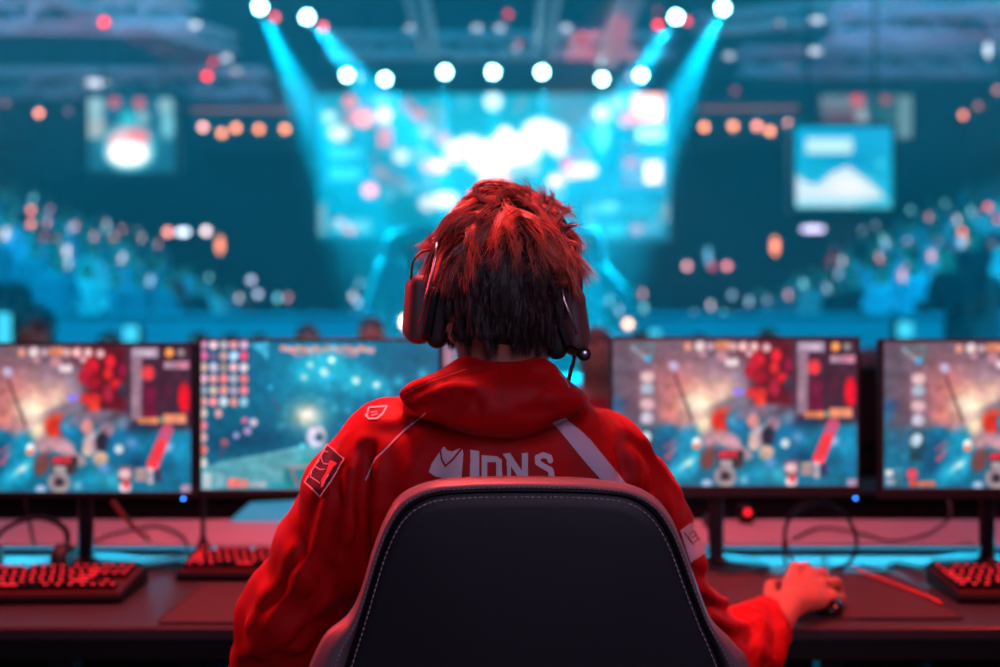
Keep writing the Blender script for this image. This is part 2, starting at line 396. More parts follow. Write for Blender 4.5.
cv.blob(139, 103, 6, 6, (200, 90, 110), 1, hard=2); cv.blob(142, 117, 7, 7, (140, 190, 195), .9, hard=2); cv.blob(165, 106, 8, 9, (150, 195, 200), .9, hard=2); cv.blob(167, 125, 7, 14, (120, 210, 225), .9, hard=2)
cv.blob(128, 118, 8, 7, (40, 200, 215), 1, hard=2); cv.blob(108, 145, 14, 12, (40, 150, 170), .6); cv.blob(130, 147, 26, 25, (70, 190, 210), 1, hard=3); cv.blob(127, 142, 19, 14, (250, 200, 205), 1, hard=2); cv.blob(138, 136, 11, 8, (240, 130, 140), .9, hard=2); cv.blob(128, 153, 20, 12, (320, 330, 330), 1, hard=2)
side_screen('round_motif_screen', 88, 97, 175, 172, 20, cv, 'hanging screen with a glowing white ball, left of the stage', 1.2, 3.0)

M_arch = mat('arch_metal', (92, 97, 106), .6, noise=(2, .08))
# white rounded arch standing before the stage, behind the player's head
b = MB(); d = 16.0
arch = spline([P(388, 345, d), P(387, 290, d), P(388, 246, d), P(394, 236, d), P(412, 232, d), P(500, 230, d), P(585, 232, d), P(597, 240, d), P(600, 262, d), P(598, 345, d)], 6)
root = empty('stage_arch', (0, d, 0)); tag(root, 'white rounded arch frame standing before the stage, behind the head', 'arch')
def rel(pts, r): return [Vector(p) - r.location for p in pts]
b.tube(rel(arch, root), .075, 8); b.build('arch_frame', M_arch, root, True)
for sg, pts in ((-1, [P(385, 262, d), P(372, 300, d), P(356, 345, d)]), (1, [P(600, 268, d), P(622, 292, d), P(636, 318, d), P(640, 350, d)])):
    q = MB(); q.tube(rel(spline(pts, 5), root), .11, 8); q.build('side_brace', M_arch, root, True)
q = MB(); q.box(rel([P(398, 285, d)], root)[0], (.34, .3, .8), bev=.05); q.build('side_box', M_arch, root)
q = MB(); q.box((0, 0, .25), (4.6, .8, .5), bev=.04); q.build('plinth', M_white, root)

# ---------------------------------------------------------------- roof trusses
def truss(a, b_, w, name, label, m=M_truss):
    a, b_ = Vector(a), Vector(b_); t = (b_ - a); L = t.length; t.normalize()
    u = t.cross(Vector((0, 0, 1))).normalized() * w / 2; v = Vector((0, 0, w / 2)); q = MB()
    r = empty(name, tuple(a)); tag(r, label, 'truss', 'roof trusses over the arena'); a0 = Vector((0, 0, 0)); b0 = b_ - a
    cs = [u + v, u - v, -u - v, -u + v]
    for c in cs: q.tube([a0 + c, b0 + c], .06, 6)
    q.build('chord_tubes', m, r); q = MB(); n = max(2, int(L / w))
    for i in range(n):
        p, p2 = a0 + t * (L * i / n), a0 + t * (L * (i + 1) / n)
        for k in range(4):
            c, d_ = cs[k], cs[(k + 1) % 4]
            q.tube([p + (c if i % 2 else d_), p2 + (d_ if i % 2 else c)], .032, 5, cap=False)
    q.build('lacing', m, r)
TZ = 8.36
truss((-4.3, 22.2, TZ), (4.3, 22.2, TZ), .45, 'lighting_truss', 'straight lighting truss carrying the row of cyan stage lamps')
truss((-1.75, 11.5, 8.3), (-1.75, 22, 8.3), .34, 'roof_truss', 'roof truss running towards the stage, just left of the head')
truss((1.05, 11.5, 8.4), (1.05, 22, 8.4), .34, 'roof_truss', 'roof truss running towards the stage, just right of the head')
truss((2.75, 11.5, 8.3), (2.6, 22, 8.0), .34, 'roof_truss', 'roof truss lit red, ending by the right end of the lamp row')
truss((-15, 21, 7.1), (-5.4, 21, 7.1), .5, 'roof_truss', 'cross truss above the left row of orange lamps')
truss((-14, 17, 7.3), (-5.8, 17, 7.3), .5, 'roof_truss', 'nearer cross truss high above the left stand')
truss((5.6, 21, 7.6), (15, 21, 7.6), .5, 'roof_truss', 'cross truss above the right row of orange lamps')
truss((6.2, 17, 7.1), (14, 17, 7.1), .5, 'roof_truss', 'nearer cross truss above the grey score screen')
truss((-9.5, 10.5, 6.6), (-6.3, 21, 8.0), .36, 'roof_truss', 'slanting truss passing the small red lamps on the left')
truss((10.5, 12.5, 6.3), (4.9, 22, 8.8), .36, 'roof_truss', 'slanting truss dropping towards the upper right corner')

# ---------------------------------------------------------------- lamps
def lamp(name, label, cat, px, py, rpx, d, col, st, group, sx=1.0, sy=1.0):
    p = P(px, py, d); r = rpx / FPX * d
    q = MB(); q.lathe((0, 0, 0), [(r * .35, r * 1.7), (r * .8, r * 1.5), (r * 1.12, r * .5), (r * 1.16, -.2 * r), (r * 1.02, -.2 * r), (r * 1.0, .05 * r)], 16, 'y')
    if sx != 1 or sy != 1: q.v = [(x * sx, y, z * sy) for x, y, z in q.v]
    o = q.build(name, M_black, None, True); o.location = p; tag(o, label, cat, group)
    q = MB(); q.lathe((0, 0, 0), [(r * .5, -.12 * r), (r * .98, .0)], 16, 'y')
    if sx != 1 or sy != 1: q.v = [(x * sx, y, z * sy) for x, y, z in q.v]
    q.build('lens', lamp_mat(col, st), o)
    q = MB(); q.tube([(0, r, r * .8 * sy), (0, r * .9, r * 2.6 * sy)], r * .18, 6); q.build('hook', M_black, o)
    return o
_lm = {}
def lamp_mat(col, st):
    k = (col, st)
    if k not in _lm: _lm[k] = emit_mat('lamp_light', col, st)
    return _lm[k]
ORD = ['first', 'second', 'third', 'fourth', 'fifth', 'sixth', 'seventh', 'eighth', 'ninth', 'tenth', 'eleventh']
CW = (150, 245, 255)
SPOTS = [(260, 7, 19, (345, 190, 25)), (307, 17, 20, (420, 150, 25)), (347, 75, 22.2, (385, 250, 24)), (385, 79, 22.2, (470, 230, 24)), (445, 72, 22.2, (445, 240, 22.4)), (493, 72, 22.2, (493, 240, 22.4)),
         (542, 72, 22.2, (542, 240, 22.4)), (602, 79, 22.2, (600, 240, 22.6)), (641, 75, 22.2, (600, 240, 24)), (676, 17, 20, (590, 150, 24)), (723, 8, 19, (650, 160, 25))]
for i, (x, y, d, tgt) in enumerate(SPOTS):
    r = .105 if i not in (4, 5, 6) else .11
    p = P(x, y, d); root = empty('stage_spotlight', tuple(p)); tag(root, 'cyan-white stage spotlight, ' + ORD[i] + ' from the left of the eleven over the stage', 'spotlight', 'spotlights over the stage')
    q = MB(); q.lathe((0, 0, 0), [(.05, .42), (.13, .38), (.16, .2), (.15, .02), (.125, 0), (.12, .03)], 20, 'y'); q.build('housing', M_black, root, True)
    q = MB(); q.lathe((0, 0, 0), [(r * .4, -.03), (r, .0)], 20, 'y'); q.build('lens', lamp_mat(CW, 40.0), root)
    q = MB()
    for sx in (-1, 1): q.box((sx * .19, .2, .1), (.03, .08, .32), bev=.01)
    q.box((0, .2, .27), (.42, .1, .05), bev=.01); q.box((0, .2, .34), (.3, .26, .12), bev=.02); q.build('yoke', M_black, root)
    ld = bpy.data.lights.new('beam', 'SPOT'); ld.color = (.0, .66, 1.0); ld.energy = 80000 if i in (0, 1, 9, 10) else 34000
    ld.spot_size = R(17 if i in (0, 1, 9, 10) else 12); ld.spot_blend = 1.0; ld.shadow_soft_size = .09
    lo = bpy.data.objects.new('beam', ld); COL.objects.link(lo); lo.parent = root
    v = P(tgt[0], tgt[1], d - (2.2 if i in (0, 1, 9, 10) else .7)) - p; lo.rotation_euler = v.to_track_quat('-Z', 'Y').to_euler(); lo.location = v.normalized() * .24
OR = (255, 172, 122)
for side, row in (('left', [(203, 127, (255, 200, 200)), (222, 133, OR), (236, 128, OR), (259, 129, (255, 160, 100)), (285, 129, OR)]), ('right', [(704, 127, OR), (733, 126, OR), (757, 126, (255, 170, 150)), (770, 131, OR), (789, 124, (255, 190, 180))])):
    for i, (x, y, c) in enumerate(row):
        lamp('gallery_lamp', 'round orange lamp, %s of the row %s of the stage screen' % (ORD[i], side), 'lamp', x, y, 3.6, 26, c, 4.5, 'orange gallery lamps ' + side + ' of the stage')
for (x, y, r, d, c, s, lb) in (
    (104, 22, 4, 16, (255, 34, 12), 5, 'glowing red lamp alone high in the upper left corner'), (207, 76, 3.6, 20, (255, 26, 22), 5, 'bright red lamp above the left row of orange lamps'),
    (213, 62, 3.2, 20.5, (200, 25, 50), 3, 'dim crimson lamp just above the bright red one, left truss'), (275, 17, 3.4, 19.4, (240, 70, 80), 4, 'pink-red lamp right beside the first cyan spotlight'),
    (323, 27, 3.4, 20.2, (250, 60, 65), 4.5, 'red lamp right below the second cyan spotlight'), (658, 25, 3.4, 20.2, (255, 35, 50), 5, 'red lamp left of the tenth cyan spotlight'),
    (657, 10, 3.2, 20.3, (120, 20, 30), 2, 'very dim red lamp above the one beside the tenth spotlight'), (687, 21, 3.2, 20, (235, 50, 70), 4, 'red lamp between the last two cyan spotlights'),
    (359, 77, 3, 22.4, (170, 120, 165), 2, 'small mauve lamp between the third and fourth spotlight'), (630, 77, 3.2, 22.4, (190, 120, 150), 2, 'small mauve lamp left of the ninth spotlight'),
    (790, 69, 4, 21.5, (190, 20, 40), 2.5, 'dull red lamp high above the right row of orange lamps'), (735, 91, 3.5, 21, (130, 30, 45), 1.8, 'dim red lamp above the first right orange lamp'),
    (508, 14, 3.5, 18, (200, 30, 50), 2.5, 'dim red lamp in the roof right of the head'), (519, 43, 3.5, 20, (150, 50, 60), 1.8, 'faint red-brown lamp above the centre spotlights'), (581, 38, 3.8, 19, (150, 30, 45), 2.2, 'faint red lamp above the eighth spotlight')):
    lamp('red_lamp', lb, 'lamp', x, y, r, d, c, s, 'coloured roof lamps')
G1 = (175, 195, 215)
for (x, y, r, d, sx, sy, s, lb) in (
    (195, 25, 4, 18, 1.5, .8, 2.4, 'small oblong white roof light left of the first spotlight'), (226, 58, 4, 19, 1.3, .8, 2.2, 'pale round light near the two red lamps on the left'), (236, 71, 4, 19.5, 1.2, .8, 1.3, 'greyer round light just below its pale twin on the left'),
    (96, 83, 5, 22, 2.6, .8, 2.6, 'long white light bar above the round motif screen'), (410, 28, 4, 17, 1.2, .8, 1.2, 'faint white roof light above the fourth spotlight'), (477, 28, 4, 17, 1.3, .8, 1.6, 'faint white roof light above the row, left of centre'),
    (500, 28, 4, 17, 1.3, .8, 1.6, 'faint white roof light above the row, at centre'), (566, 28, 4, 17, 1.3, .8, 2, 'white roof light above and left of the eighth spotlight'), (573, 48, 4, 18, 1, .7, 1, 'dimmest pale roof light above the eighth spotlight'),
    (516, 48, 4, 18, 1, .7, 1.2, 'pale roof light between the sixth and seventh spotlight'), (817, 20, 4, 17, 1.8, .8, 2, 'oblong white roof light right of the last spotlight'), (815, 51, 4, 18, 1.7, .8, 2.2, 'oblong white roof light above the cyan hanging screen'),
    (729, 56, 4, 19, 1.3, .8, 1.6, 'faint round roof light below the last spotlight'), (988, 50, 3.5, 16, .9, 2.2, 3, 'tall narrow white light near the upper right edge'), (779, 23, 4, 18, 1.2, .8, .8, 'very faint roof light right of the last spotlight')):
    lamp('roof_light', lb, 'lamp', x, y, r, d, G1, s, 'white roof lights', sx, sy)
for (x, y, r, d, c, sx, sy, s, lb) in (
    (168, 232, 3.6, 24, (255, 170, 160), 1, 1, 4, 'pink lamp at the left end of the white light bar, left stand'), (183, 232, 4, 24, (190, 225, 250), 1.6, .8, 5, 'white light bar on the back wall of the left stand'), (206, 231, 3.8, 24, (225, 225, 235), 1, 1, 4.5, 'round white lamp right of the light bar, left stand'),
    (220, 245, 4, 23, (225, 140, 100), .9, 2.2, 3, 'tall orange light strip beside the white lamp, left stand'), (31, 210, 3, 15, (230, 130, 120), 1, 1, 4, 'upper of two stacked orange lamps near the left edge'), (31, 224, 3, 15, (230, 130, 120), 1, 1, 4, 'lower of two stacked orange lamps near the left edge'),
    (50, 209, 3, 15, (120, 90, 120), 1, 1, 2.4, 'dull mauve lamp right of the stacked orange pair'), (44, 237, 3, 15, (150, 95, 120), 1, 1, 2, 'dull mauve lamp above the bright blue-white one, left'), (56, 240, 3, 15, (170, 100, 115), 1, 1, 2, 'dull pink lamp above the bright blue-white one, left'),
    (45, 265, 3.6, 14, (150, 235, 255), 1, 1.1, 7, 'bright blue-white lamp among the left spectators'), (60, 273, 3.4, 14, (150, 170, 225), 1, 1, 3.2, 'lilac lamp right of the bright blue-white one'),
    (39, 113, 3.4, 19, (255, 160, 130), 1, 1, 4.5, 'peach lamp by the left edge, level with the round motif screen'), (5, 103, 3.2, 19, (140, 90, 100), 1, 1, 1.8, 'dim lamp at the very left edge under the roof'), (68, 111, 3.2, 19, (120, 90, 120), 1, 1, 1.5, 'dim mauve lamp just left of the round motif screen'),
    (251, 280, 3.3, 20, (170, 190, 225), 1, 1, 3, 'upper of two lilac lamps before the left barrier'), (258, 294, 3.3, 20, (160, 190, 225), 1, 1, 3, 'lower of two lilac lamps before the left barrier'),
    (317, 153, 3.4, 26, (190, 130, 150), 1, 1, 3, 'dusky pink lamp at the left edge of the stage screen'), (672, 152, 3.4, 26, (190, 130, 150), 1, 1, 3, 'dusky pink lamp at the right edge of the stage screen'),
    (687, 266, 3.3, 22, (225, 170, 180), 1, 1, 3.5, 'pinkish lamp right below the stage screen corner'), (712, 266, 3.2, 22, (190, 70, 90), 1, 1, 2.5, 'small crimson lamp left of the pink one below the right lamps'), (727, 266, 3.3, 22, (235, 150, 160), 1, 1, 3.5, 'pink lamp right of the small crimson one'),
    (708, 256, 3.5, 22, (90, 170, 210), .8, 2.6, 2, 'tall blue light strip above the small crimson lamp'), (775, 246, 4.2, 18, (215, 130, 95), .9, 2.2, 3.6, 'tall orange light strip below the hanging cyan screen'), (813, 229, 4, 19, (190, 195, 245), 3.2, .8, 3.2, 'long pale violet light bar under the hanging cyan screen'),
    (628, 324, 4, 14, (255, 205, 180), 1, 1, 5, 'peach lamp just above the monitor right of the head'), (655, 321, 4, 14, (120, 215, 245), 1, 1, 4, 'cyan-white lamp just above the monitor right of the head'), (281, 329, 4.6, 12.6, (150, 245, 250), 1, 1, 6, 'bright aqua lamp just above the monitor left of the head'),
    (275, 322, 3.6, 13, (150, 190, 225), 1, 1, 3, 'pale lamp touching the bright aqua lamp'), (405, 322, 4, 14, (255, 235, 225), .8, 1.6, 7, 'bright white lamp peeping out beside the left ear cup'),
    (963, 115, 3.2, 17, (235, 140, 110), 1, 1, 4, 'orange lamp high on the right, left of its dim twin'), (978, 106, 3.2, 17, (150, 95, 90), 1, 1, 2.4, 'dim orange lamp high on the right'), (997, 90, 3.2, 17, (190, 130, 130), 1, 1, 2.4, 'half cut orange lamp on the right edge'),
    (962, 232, 3.2, 14, (215, 110, 75), 1, 1, 4, 'upper of two touching orange lamps by the right edge'), (967, 240, 3.2, 14, (225, 120, 85), 1, 1, 4, 'lower of two touching orange lamps by the right edge'), (988, 207, 3.2, 14, (205, 95, 95), 1, 1, 3.6, 'reddish lamp above the touching orange pair'),
    (997, 219, 3.2, 14, (190, 60, 80), 1, 1, 2.6, 'crimson lamp cut by the right edge'), (977, 213, 3, 14, (110, 100, 130), 1, 1, 1.8, 'dim mauve lamp left of the crimson one'), (912, 274, 3.2, 14, (205, 130, 125), 1, 1, 3.6, 'lower pink-brown lamp above the red banner'), (906, 267, 3, 14, (140, 100, 125), 1, 1, 2.4, 'upper mauve lamp above the red banner'),
    (938, 242, 3, 15, (100, 115, 145), 1, 1, 1.8, 'faint grey lamp in the right stand'), (952, 249, 3, 15, (90, 125, 155), 1, 1, 1.6, 'faint blue-grey lamp in the right stand'), (992, 244, 3, 14, (110, 120, 150), 1, 1, 1.8, 'faint grey lamp in the right stand near the edge'), (958, 275, 3, 14, (190, 200, 225), 1, 1.2, 3, 'small white lamp above the red banner'),
    (360, 283, 3.5, 18, (110, 160, 190), 1, 1, 1.2, 'faint lamp left of the white arch'), (732, 295, 3.2, 18, (120, 165, 195), 1, 1.2, 1.8, 'faint bluish lamp above the right barrier'), (767, 300, 3.2, 18, (110, 150, 185), 1, 1.2, 1.6, 'faint grey-blue lamp above the right barrier')):
    lamp('accent_lamp', lb, 'lamp', x, y, r, d, c, s, 'small lamps around the stands', sx, sy)
# glowing cyan floor boxes over the monitors, and a pinkish panel past the neck
for (x, y, w, h, d, lb) in ((131, 334, 15, 16, 9, 'glowing cyan light box over the far left monitor'), (905, 330, 15, 16, 9, 'glowing cyan light box over the far right monitor'), (4, 330, 14, 34, 9, 'glowing cyan light box at the left edge over the monitor'), (655, 333, 12, 7, 9, 'small glowing cyan box over the monitor beside the head'), (449, 356, 11, 24, 7, 'dim pinkish glowing panel seen past the left side of the neck')):
    p = P(x, y, d); k = d / FPX; r = empty('light_box', (p.x, p.y, 0)); tag(r, lb, 'light', 'cyan light boxes on the arena floor')
    q = MB(); q.box((0, .08, p.z), (w * k + .03, .12, h * k + .03), bev=.02); q.build('case', M_black, r)
    q = MB(); q.box((0, 0, p.z), (w * k, .05, h * k), bev=.02); q.build('diffuser', lamp_mat((60, 205, 240) if x != 449 else (205, 150, 175), 1.3 if x != 449 else .8), r)
    q = MB(); q.tube([(0, .08, .0), (0, .08, p.z)], .03, 8); q.lathe((0, .08, 0), [(.2, 0), (.2, .02), (.03, .04)], 16); q.build('stand', M_black, r)
for (x0, y0, x1, y1, lb) in ((190, 100, 292, 146, 'mauve grey booth behind the left row of orange lamps'), (697, 99, 800, 142, 'mauve grey booth behind the right row of orange lamps')):
    a, c = P(x0, y0, 26.4), P(x1, y1, 26.4); m_ = (a + c) / 2; w, h = c.x - a.x, a.z - c.z; r = empty('control_booth', tuple(m_)); tag(r, lb, 'booth')
    M_b = mat('booth_panel', (118, 84, 100), .7, noise=(1.5, .2)); q = MB(); q.box((0, .45, 0), (w, .9, h), bev=.03); q.build('body', M_b, r)
    q = MB(); q.box((0, -.02, h * .28), (w * .96, .06, .09), bev=.01); q.build('warm_lit_rail', lamp_mat((190, 120, 105), .5), r); q = MB(); q.box((0, -.06, -h * .3), (w * 1.0, .16, .08), bev=.02); q.build('ledge', M_b, r)  # warm lamp light on the rail is put in as faint glow
# red banner on the right stand
q = MB(); a = [P(915, 300, 13), P(930, 302, 13), P(950, 306, 13), P(968, 300, 13), P(985, 292, 13)]
q.loft([[p + Vector((0, 0, 0)), p + Vector((0, .03, 0)), p + Vector((0, .03, -.32)), p + Vector((0, 0, -.32))] for p in a])
o = q.build('banner', mat('banner_cloth', (205, 70, 75), .8, noise=(4, .1))); tag(o, 'long dull red banner hung across the front of the right stand', 'banner')

# ---------------------------------------------------------------- spectators
def person_mesh(name, mats, standing=False):
    f = Field((-.36, -.25, -.02), (.36, .3, 1.42), .035)
    f.add(f.cone((0, .05, .5), (0, .06, .92), .17, .19, .7), .05); f.add(f.cone((-.15, .06, .95), (.15, .06, .95), .085, .085), .05); f.add(f.cone((0, .05, 1.0), (0, .04, 1.1), .055, .055), .03)
    for sx in (-1, 1):
        f.add(f.cone((sx * .2, .06, .95), (sx * .27, .02, .68), .06, .05), .03); f.add(f.cone((sx * .27, .02, .68), (sx * .12, -.17, .6), .05, .04), .02)
        f.add(f.cone((sx * .1, .05, .45), (sx * .11, -.13, .47), .09, .07), .04); f.add(f.cone((sx * .11, -.13, .47), (sx * .11, -.12, .05), .07, .05), .02)
    f.add(f.ell((0, .03, 1.2), (.082, .1, .125)), .015); f.add(f.ell((0, .06, 1.25), (.09, .1, .1)), .01); f.add(f.cone((0, -.06, 1.19), (0, -.075, 1.17), .014, .016), .01)
    me = f.mesh(name, mats, 1)
    n = len(me.vertices); z = np.empty(n * 3, 'f4'); me.vertices.foreach_get('co', z); z = z.reshape(-1, 3); v = z
    mi = []
    for p in me.polygons:
        c = p.center
        if c.z > 1.06: mi.append(2 if (c.z > 1.27 or c.y > .07) else 1)
        elif c.z < .52: mi.append(3)
        else: mi.append(0)
    me.polygons.foreach_set('material_index', mi); return me
M_skin = mat('spectator_skin', (215, 160, 140), .6, noise=(6, .08)); M_dhair = mat('spectator_hair', (50, 34, 32), .7, noise=(20, .2)); M_trs = mat('spectator_trousers', (40, 48, 62), .8, noise=(6, .2))
CL = [('pale blue', (150, 205, 235)), ('white', (225, 228, 235)), ('dark', (38, 48, 62)), ('pink', (215, 130, 150)), ('teal', (40, 150, 175)), ('red', (185, 50, 60)), ('grey', (130, 135, 155))]
crowd = [(n, person_mesh('body', [mat('spectator_top', c, .8, noise=(7, .12)), M_skin, M_dhair, M_trs])) for n, c in CL]
wts = [5, 5, 4, 2, 5, 2, 4]
PH = {}
bag = [i for i, w in enumerate(wts) for _ in range(w)]
for side, sn in ((-1, 'left'), (1, 'right')):
    for r_ in range(NR):
        for k in range(15):
            y = 12.6 + k * 1.0 + rnd.uniform(-.2, .2)
            if rnd.random() < .07: continue
            x = side * (5.6 + .95 * r_ + .55); z = 1.05 + .42 * r_
            if r_ < 4 and y > 22: continue
            i = bag[rnd.randrange(len(bag))]
            o = link_mesh('person', crowd[i][1]); o.location = (x, y, z - .03); o.rotation_euler = (0, 0, -side * R(50 + rnd.uniform(-15, 15))); s_ = rnd.uniform(.92, 1.06); o.scale = (s_, s_, s_)
            tag(o, 'blurred spectator in a %s top seated in the %s stand' % (crowd[i][0], sn), 'person', 'spectators in the %s stand' % sn)
            if r_ < 7 and rnd.random() < .36:
                c, cn = rnd.choice([((150, 200, 235), 'bluish'), ((235, 175, 190), 'pink'), ((120, 225, 245), 'cyan'), ((225, 225, 240), 'white')])
                ph = empty('phone', (x - side * .22, y - .16, z + .98 + rnd.uniform(0, .22)), (R(-14), 0, R(rnd.uniform(-25, 25)))); tag(ph, 'lit phone with a %s screen held up in the %s stand' % (cn, sn), 'phone', 'lit phones in the %s stand' % sn)
                if c not in PH:
                    q = MB(); q.box((0, 0, 0), (.085, .012, .16), bev=.004); w1 = q.mesh('case', M_black); q = MB(); q.box((0, -.0065, 0), (.078, .002, .15)); PH[c] = (w1, q.mesh('screen', lamp_mat(c, 1.7)))
                link_mesh('case', PH[c][0], ph); link_mesh('screen', PH[c][1], ph)
for k in range(44):
    row = k // 11; x = -4.6 + (k % 11) * .92 + rnd.uniform(-.22, .22) + (row % 2) * .4; y = 17.6 + row * 1.15; i = bag[rnd.randrange(len(bag))]
    o = link_mesh('person', crowd[i][1]); o.location = (x, y, .03 + .12 * row); o.rotation_euler = (0, 0, R(180 + rnd.uniform(-12, 12))); s_ = rnd.uniform(.94, 1.05); o.scale = (s_, s_, s_ * 1.12)
    tag(o, 'blurred spectator in a %s top on the floor before the stage' % crowd[i][0], 'person', 'spectators on the floor before the stage')
    if k % 2 == 0 and PH:
        c = sorted(PH)[k // 2 % len(PH)]; cn = {150: 'bluish', 235: 'pink', 120: 'cyan', 225: 'white'}[c[0]]
        ph = empty('phone', (x + .2, y - .3, 1.62 + rnd.uniform(0, .55)), (R(-14), 0, R(rnd.uniform(-25, 25)))); tag(ph, 'lit phone with a %s screen held up on the floor before the stage' % cn, 'phone', 'lit phones on the arena floor')
        link_mesh('case', PH[c][0], ph); link_mesh('screen', PH[c][1], ph)
# people close behind the desks, only the tops of their heads over the monitors
M_rhair = mat('brown_hair', (95, 38, 34), .6, noise=(30, .25))
near = [(27, 313, 4.9, 'dark red top, biggest head over the far left monitor', (120, 25, 30)), (107, 329, 6.6, 'dark top, second head over the far left monitor', (40, 30, 40)), (196, 329, 7.0, 'red top, head over the gap between the left monitors', (150, 30, 40)), (228, 331, 7.6, 'dark top, low head over the monitor with icon columns', (45, 30, 40)),
        (307, 321, 6.0, 'black top, head over the middle of the monitor left of the player', (25, 26, 34)), (369, 314, 5.6, 'dark top, head over the monitor nearest the left ear cup', (30, 26, 36)), (640, 329, 7.2, 'brown top, head over the left corner of the monitor right of the player', (80, 40, 40)), (771, 325, 7.0, 'navy top, head over the monitor right of the player', (20, 32, 52)), (258, 331, 8, 'red top, low head near the aqua lamp', (190, 50, 55)), (702, 331, 8, 'coral top, low head over the monitor right of the player', (210, 90, 80))]
for (x, y, d, lb, c) in near:
    me = person_mesh('body', [mat('team_top', c, .8, noise=(7, .12)), M_skin, M_rhair, M_trs]); p = P(x, y, d)
    o = link_mesh('person', me); o.location = (p.x, p.y, p.z - 1.36); o.rotation_euler = (0, 0, R(rnd.uniform(-20, 20)))
    tag(o, 'person in ' + lb, 'person', 'people across the desks')
    if p.z - 1.36 > .01:
        q = MB(); hgt = o.location.z; q.box((p.x, p.y, hgt / 2), (.8, .9, hgt), bev=.02); tag(q.build('riser_platform', M_black), 'low black riser under the person in ' + lb.split(',')[0] + ' across the desks', 'platform', 'risers across the desks')

# ---------------------------------------------------------------- haze and washes
b = MB(); b.box((0, 17.4, 6.9), (35, 24.4, 13.9)); hz = b.build('haze', None) if False else b.build('haze', bpy.data.materials.new('haze'))
m = hz.data.materials[0]; m.use_nodes = True; nt = m.node_tree; nt.nodes.remove(nt.nodes['Principled BSDF'])
vs = nt.nodes.new('ShaderNodeVolumeScatter'); vs.inputs['Density'].default_value = .020; vs.inputs['Color'].default_value = (.30, .86, 1, 1); vs.inputs['Anisotropy'].default_value = .1
nt.links.new(vs.outputs[0], nt.nodes['Material Output'].inputs['Volume'])
tag(hz, 'thin blue stage haze hanging through the arena', 'haze', kind='stuff')
def area(name, loc, to, size, col, e, sy=None, spread=180):
    ld = bpy.data.lights.new(name, 'AREA'); ld.color = col; ld.energy = e; ld.size = size; ld.spread = R(spread)
    if sy: ld.shape = 'RECTANGLE'; ld.size_y = sy
    o = bpy.data.objects.new(name, ld); COL.objects.link(o); o.location = loc
    o.rotation_euler = (Vector(to) - Vector(loc)).to_track_quat('-Z', 'Y').to_euler(); return o
TEAL = (.0, .47, .78)
area('wash_left', (-6, 6.5, 10), (-10, 20, 1), 4, TEAL, 2100)
area('wash_right', (6, 6.5, 10), (10, 20, 1), 4, TEAL, 1900)
area('wash_stage', (0, 7, 11), (0, 25, 2), 4, (.0, .45, .88), 650)
def spot(name, p, q, e, col, size, blend=.5, soft=.1):
    ld = bpy.data.lights.new(name, 'SPOT'); ld.color = col; ld.energy = e; ld.spot_size = R(size); ld.spot_blend = blend; ld.shadow_soft_size = soft
    o = bpy.data.objects.new(name, ld); COL.objects.link(o); o.location = p; o.rotation_euler = (Vector(q) - Vector(p)).to_track_quat('-Z', 'Y').to_euler(); return o
spot('red_truss_light', P(104, 22, 16) + Vector((0, -.1, -.1)), P(200, 62, 17), 9000, (1, .03, .03), 14)
spot('red_roof_light', P(640, -30, 13), P(600, 60, 21), 5500, (1, .12, .1), 14)
spot('mauve_truss_fill', (-7, 6.8, 1.2), (-8.5, 19, 7.6), 2200, (.85, .42, .7), 42, 1)  # uplights added out of view to bring mauve onto the trusses
spot('mauve_truss_fill', (7, 6.8, 1.2), (8, 19, 7.8), 1700, (.8, .5, .75), 42, 1)
for sx in (-1, 1):
    r = empty('added_floor_housing', (sx * 7, 6.68, 0)); tag(r, 'added black lamp housing, out of view, for the mauve truss light before the %s stand' % ('left' if sx < 0 else 'right'), 'spotlight')  # housings added to go with the unseen mauve uplights
    q = MB(); q.tube([(0, -.12, 1.1), (0, .06, 1.17)], [.12, .15], 20); q.build('housing', M_black, r); q = MB(); q.tube([(0, -.1, 0), (0, -.1, 1.05)], .03, 10); q.lathe((0, -.1, 0), [(.3, 0), (.3, .02), (.04, .05)], 20); q.build('stand', M_black, r)
area('opposite_red_wash', (0, 4.2, 3.6), (0, 4.6, 1), 1.5, (1, .12, .15), 20, spread=120)
# =================================================================== DESK AND GEAR
DZ = EYE - .522            # desk top height
M_desk = mat('desk_laminate', (64, 55, 59), .34, noise=(3, .12), bump=('noise', 240, .12, .0006))
M_dark = mat('black_plastic', (20, 20, 24), .42, noise=(12, .2))
M_gloss = mat('gloss_black', (12, 12, 15), .22)
M_metal = mat('dark_metal', (60, 60, 68), .35, .7, noise=(5, .15))
M_pad = mat('mousepad_cloth', (64, 38, 42), .75, noise=(8, .1), bump=('weave', 900, .3, .0005))
M_cable = mat('cable_rubber', (24, 24, 30), .45)
M_shelf = mat('shelf_laminate', (170, 165, 180), .5, noise=(3, .1))
desk = empty('desk', (0, 1.6, 0)); tag(desk, 'long dark gaming desk with red sheen running across the frame under the monitors', 'desk')
b = MB(); b.box((0, .44, DZ - .0125), (4.4, .88, .025), bev=.004); b.build('desk_top', M_desk, desk, angle=30)
b = MB(); b.box((0, .012, DZ - .043), (4.36, .02, .036), bev=.003); b.build('front_rail', M_dark, desk)
for x in (-1.9, -.82, .62, 1.9):
    b = MB(); b.box((x, .1, (DZ - .03) / 2), (.045, .045, DZ - .03), bev=.004); b.box((x, .78, (DZ - .03) / 2), (.045, .045, DZ - .03), bev=.004); b.box((x, .44, .05), (.045, .7, .05), bev=.004); b.box((x, .44, DZ - .05), (.04, .7, .03), bev=.004)
    b.build('leg', M_metal, desk)
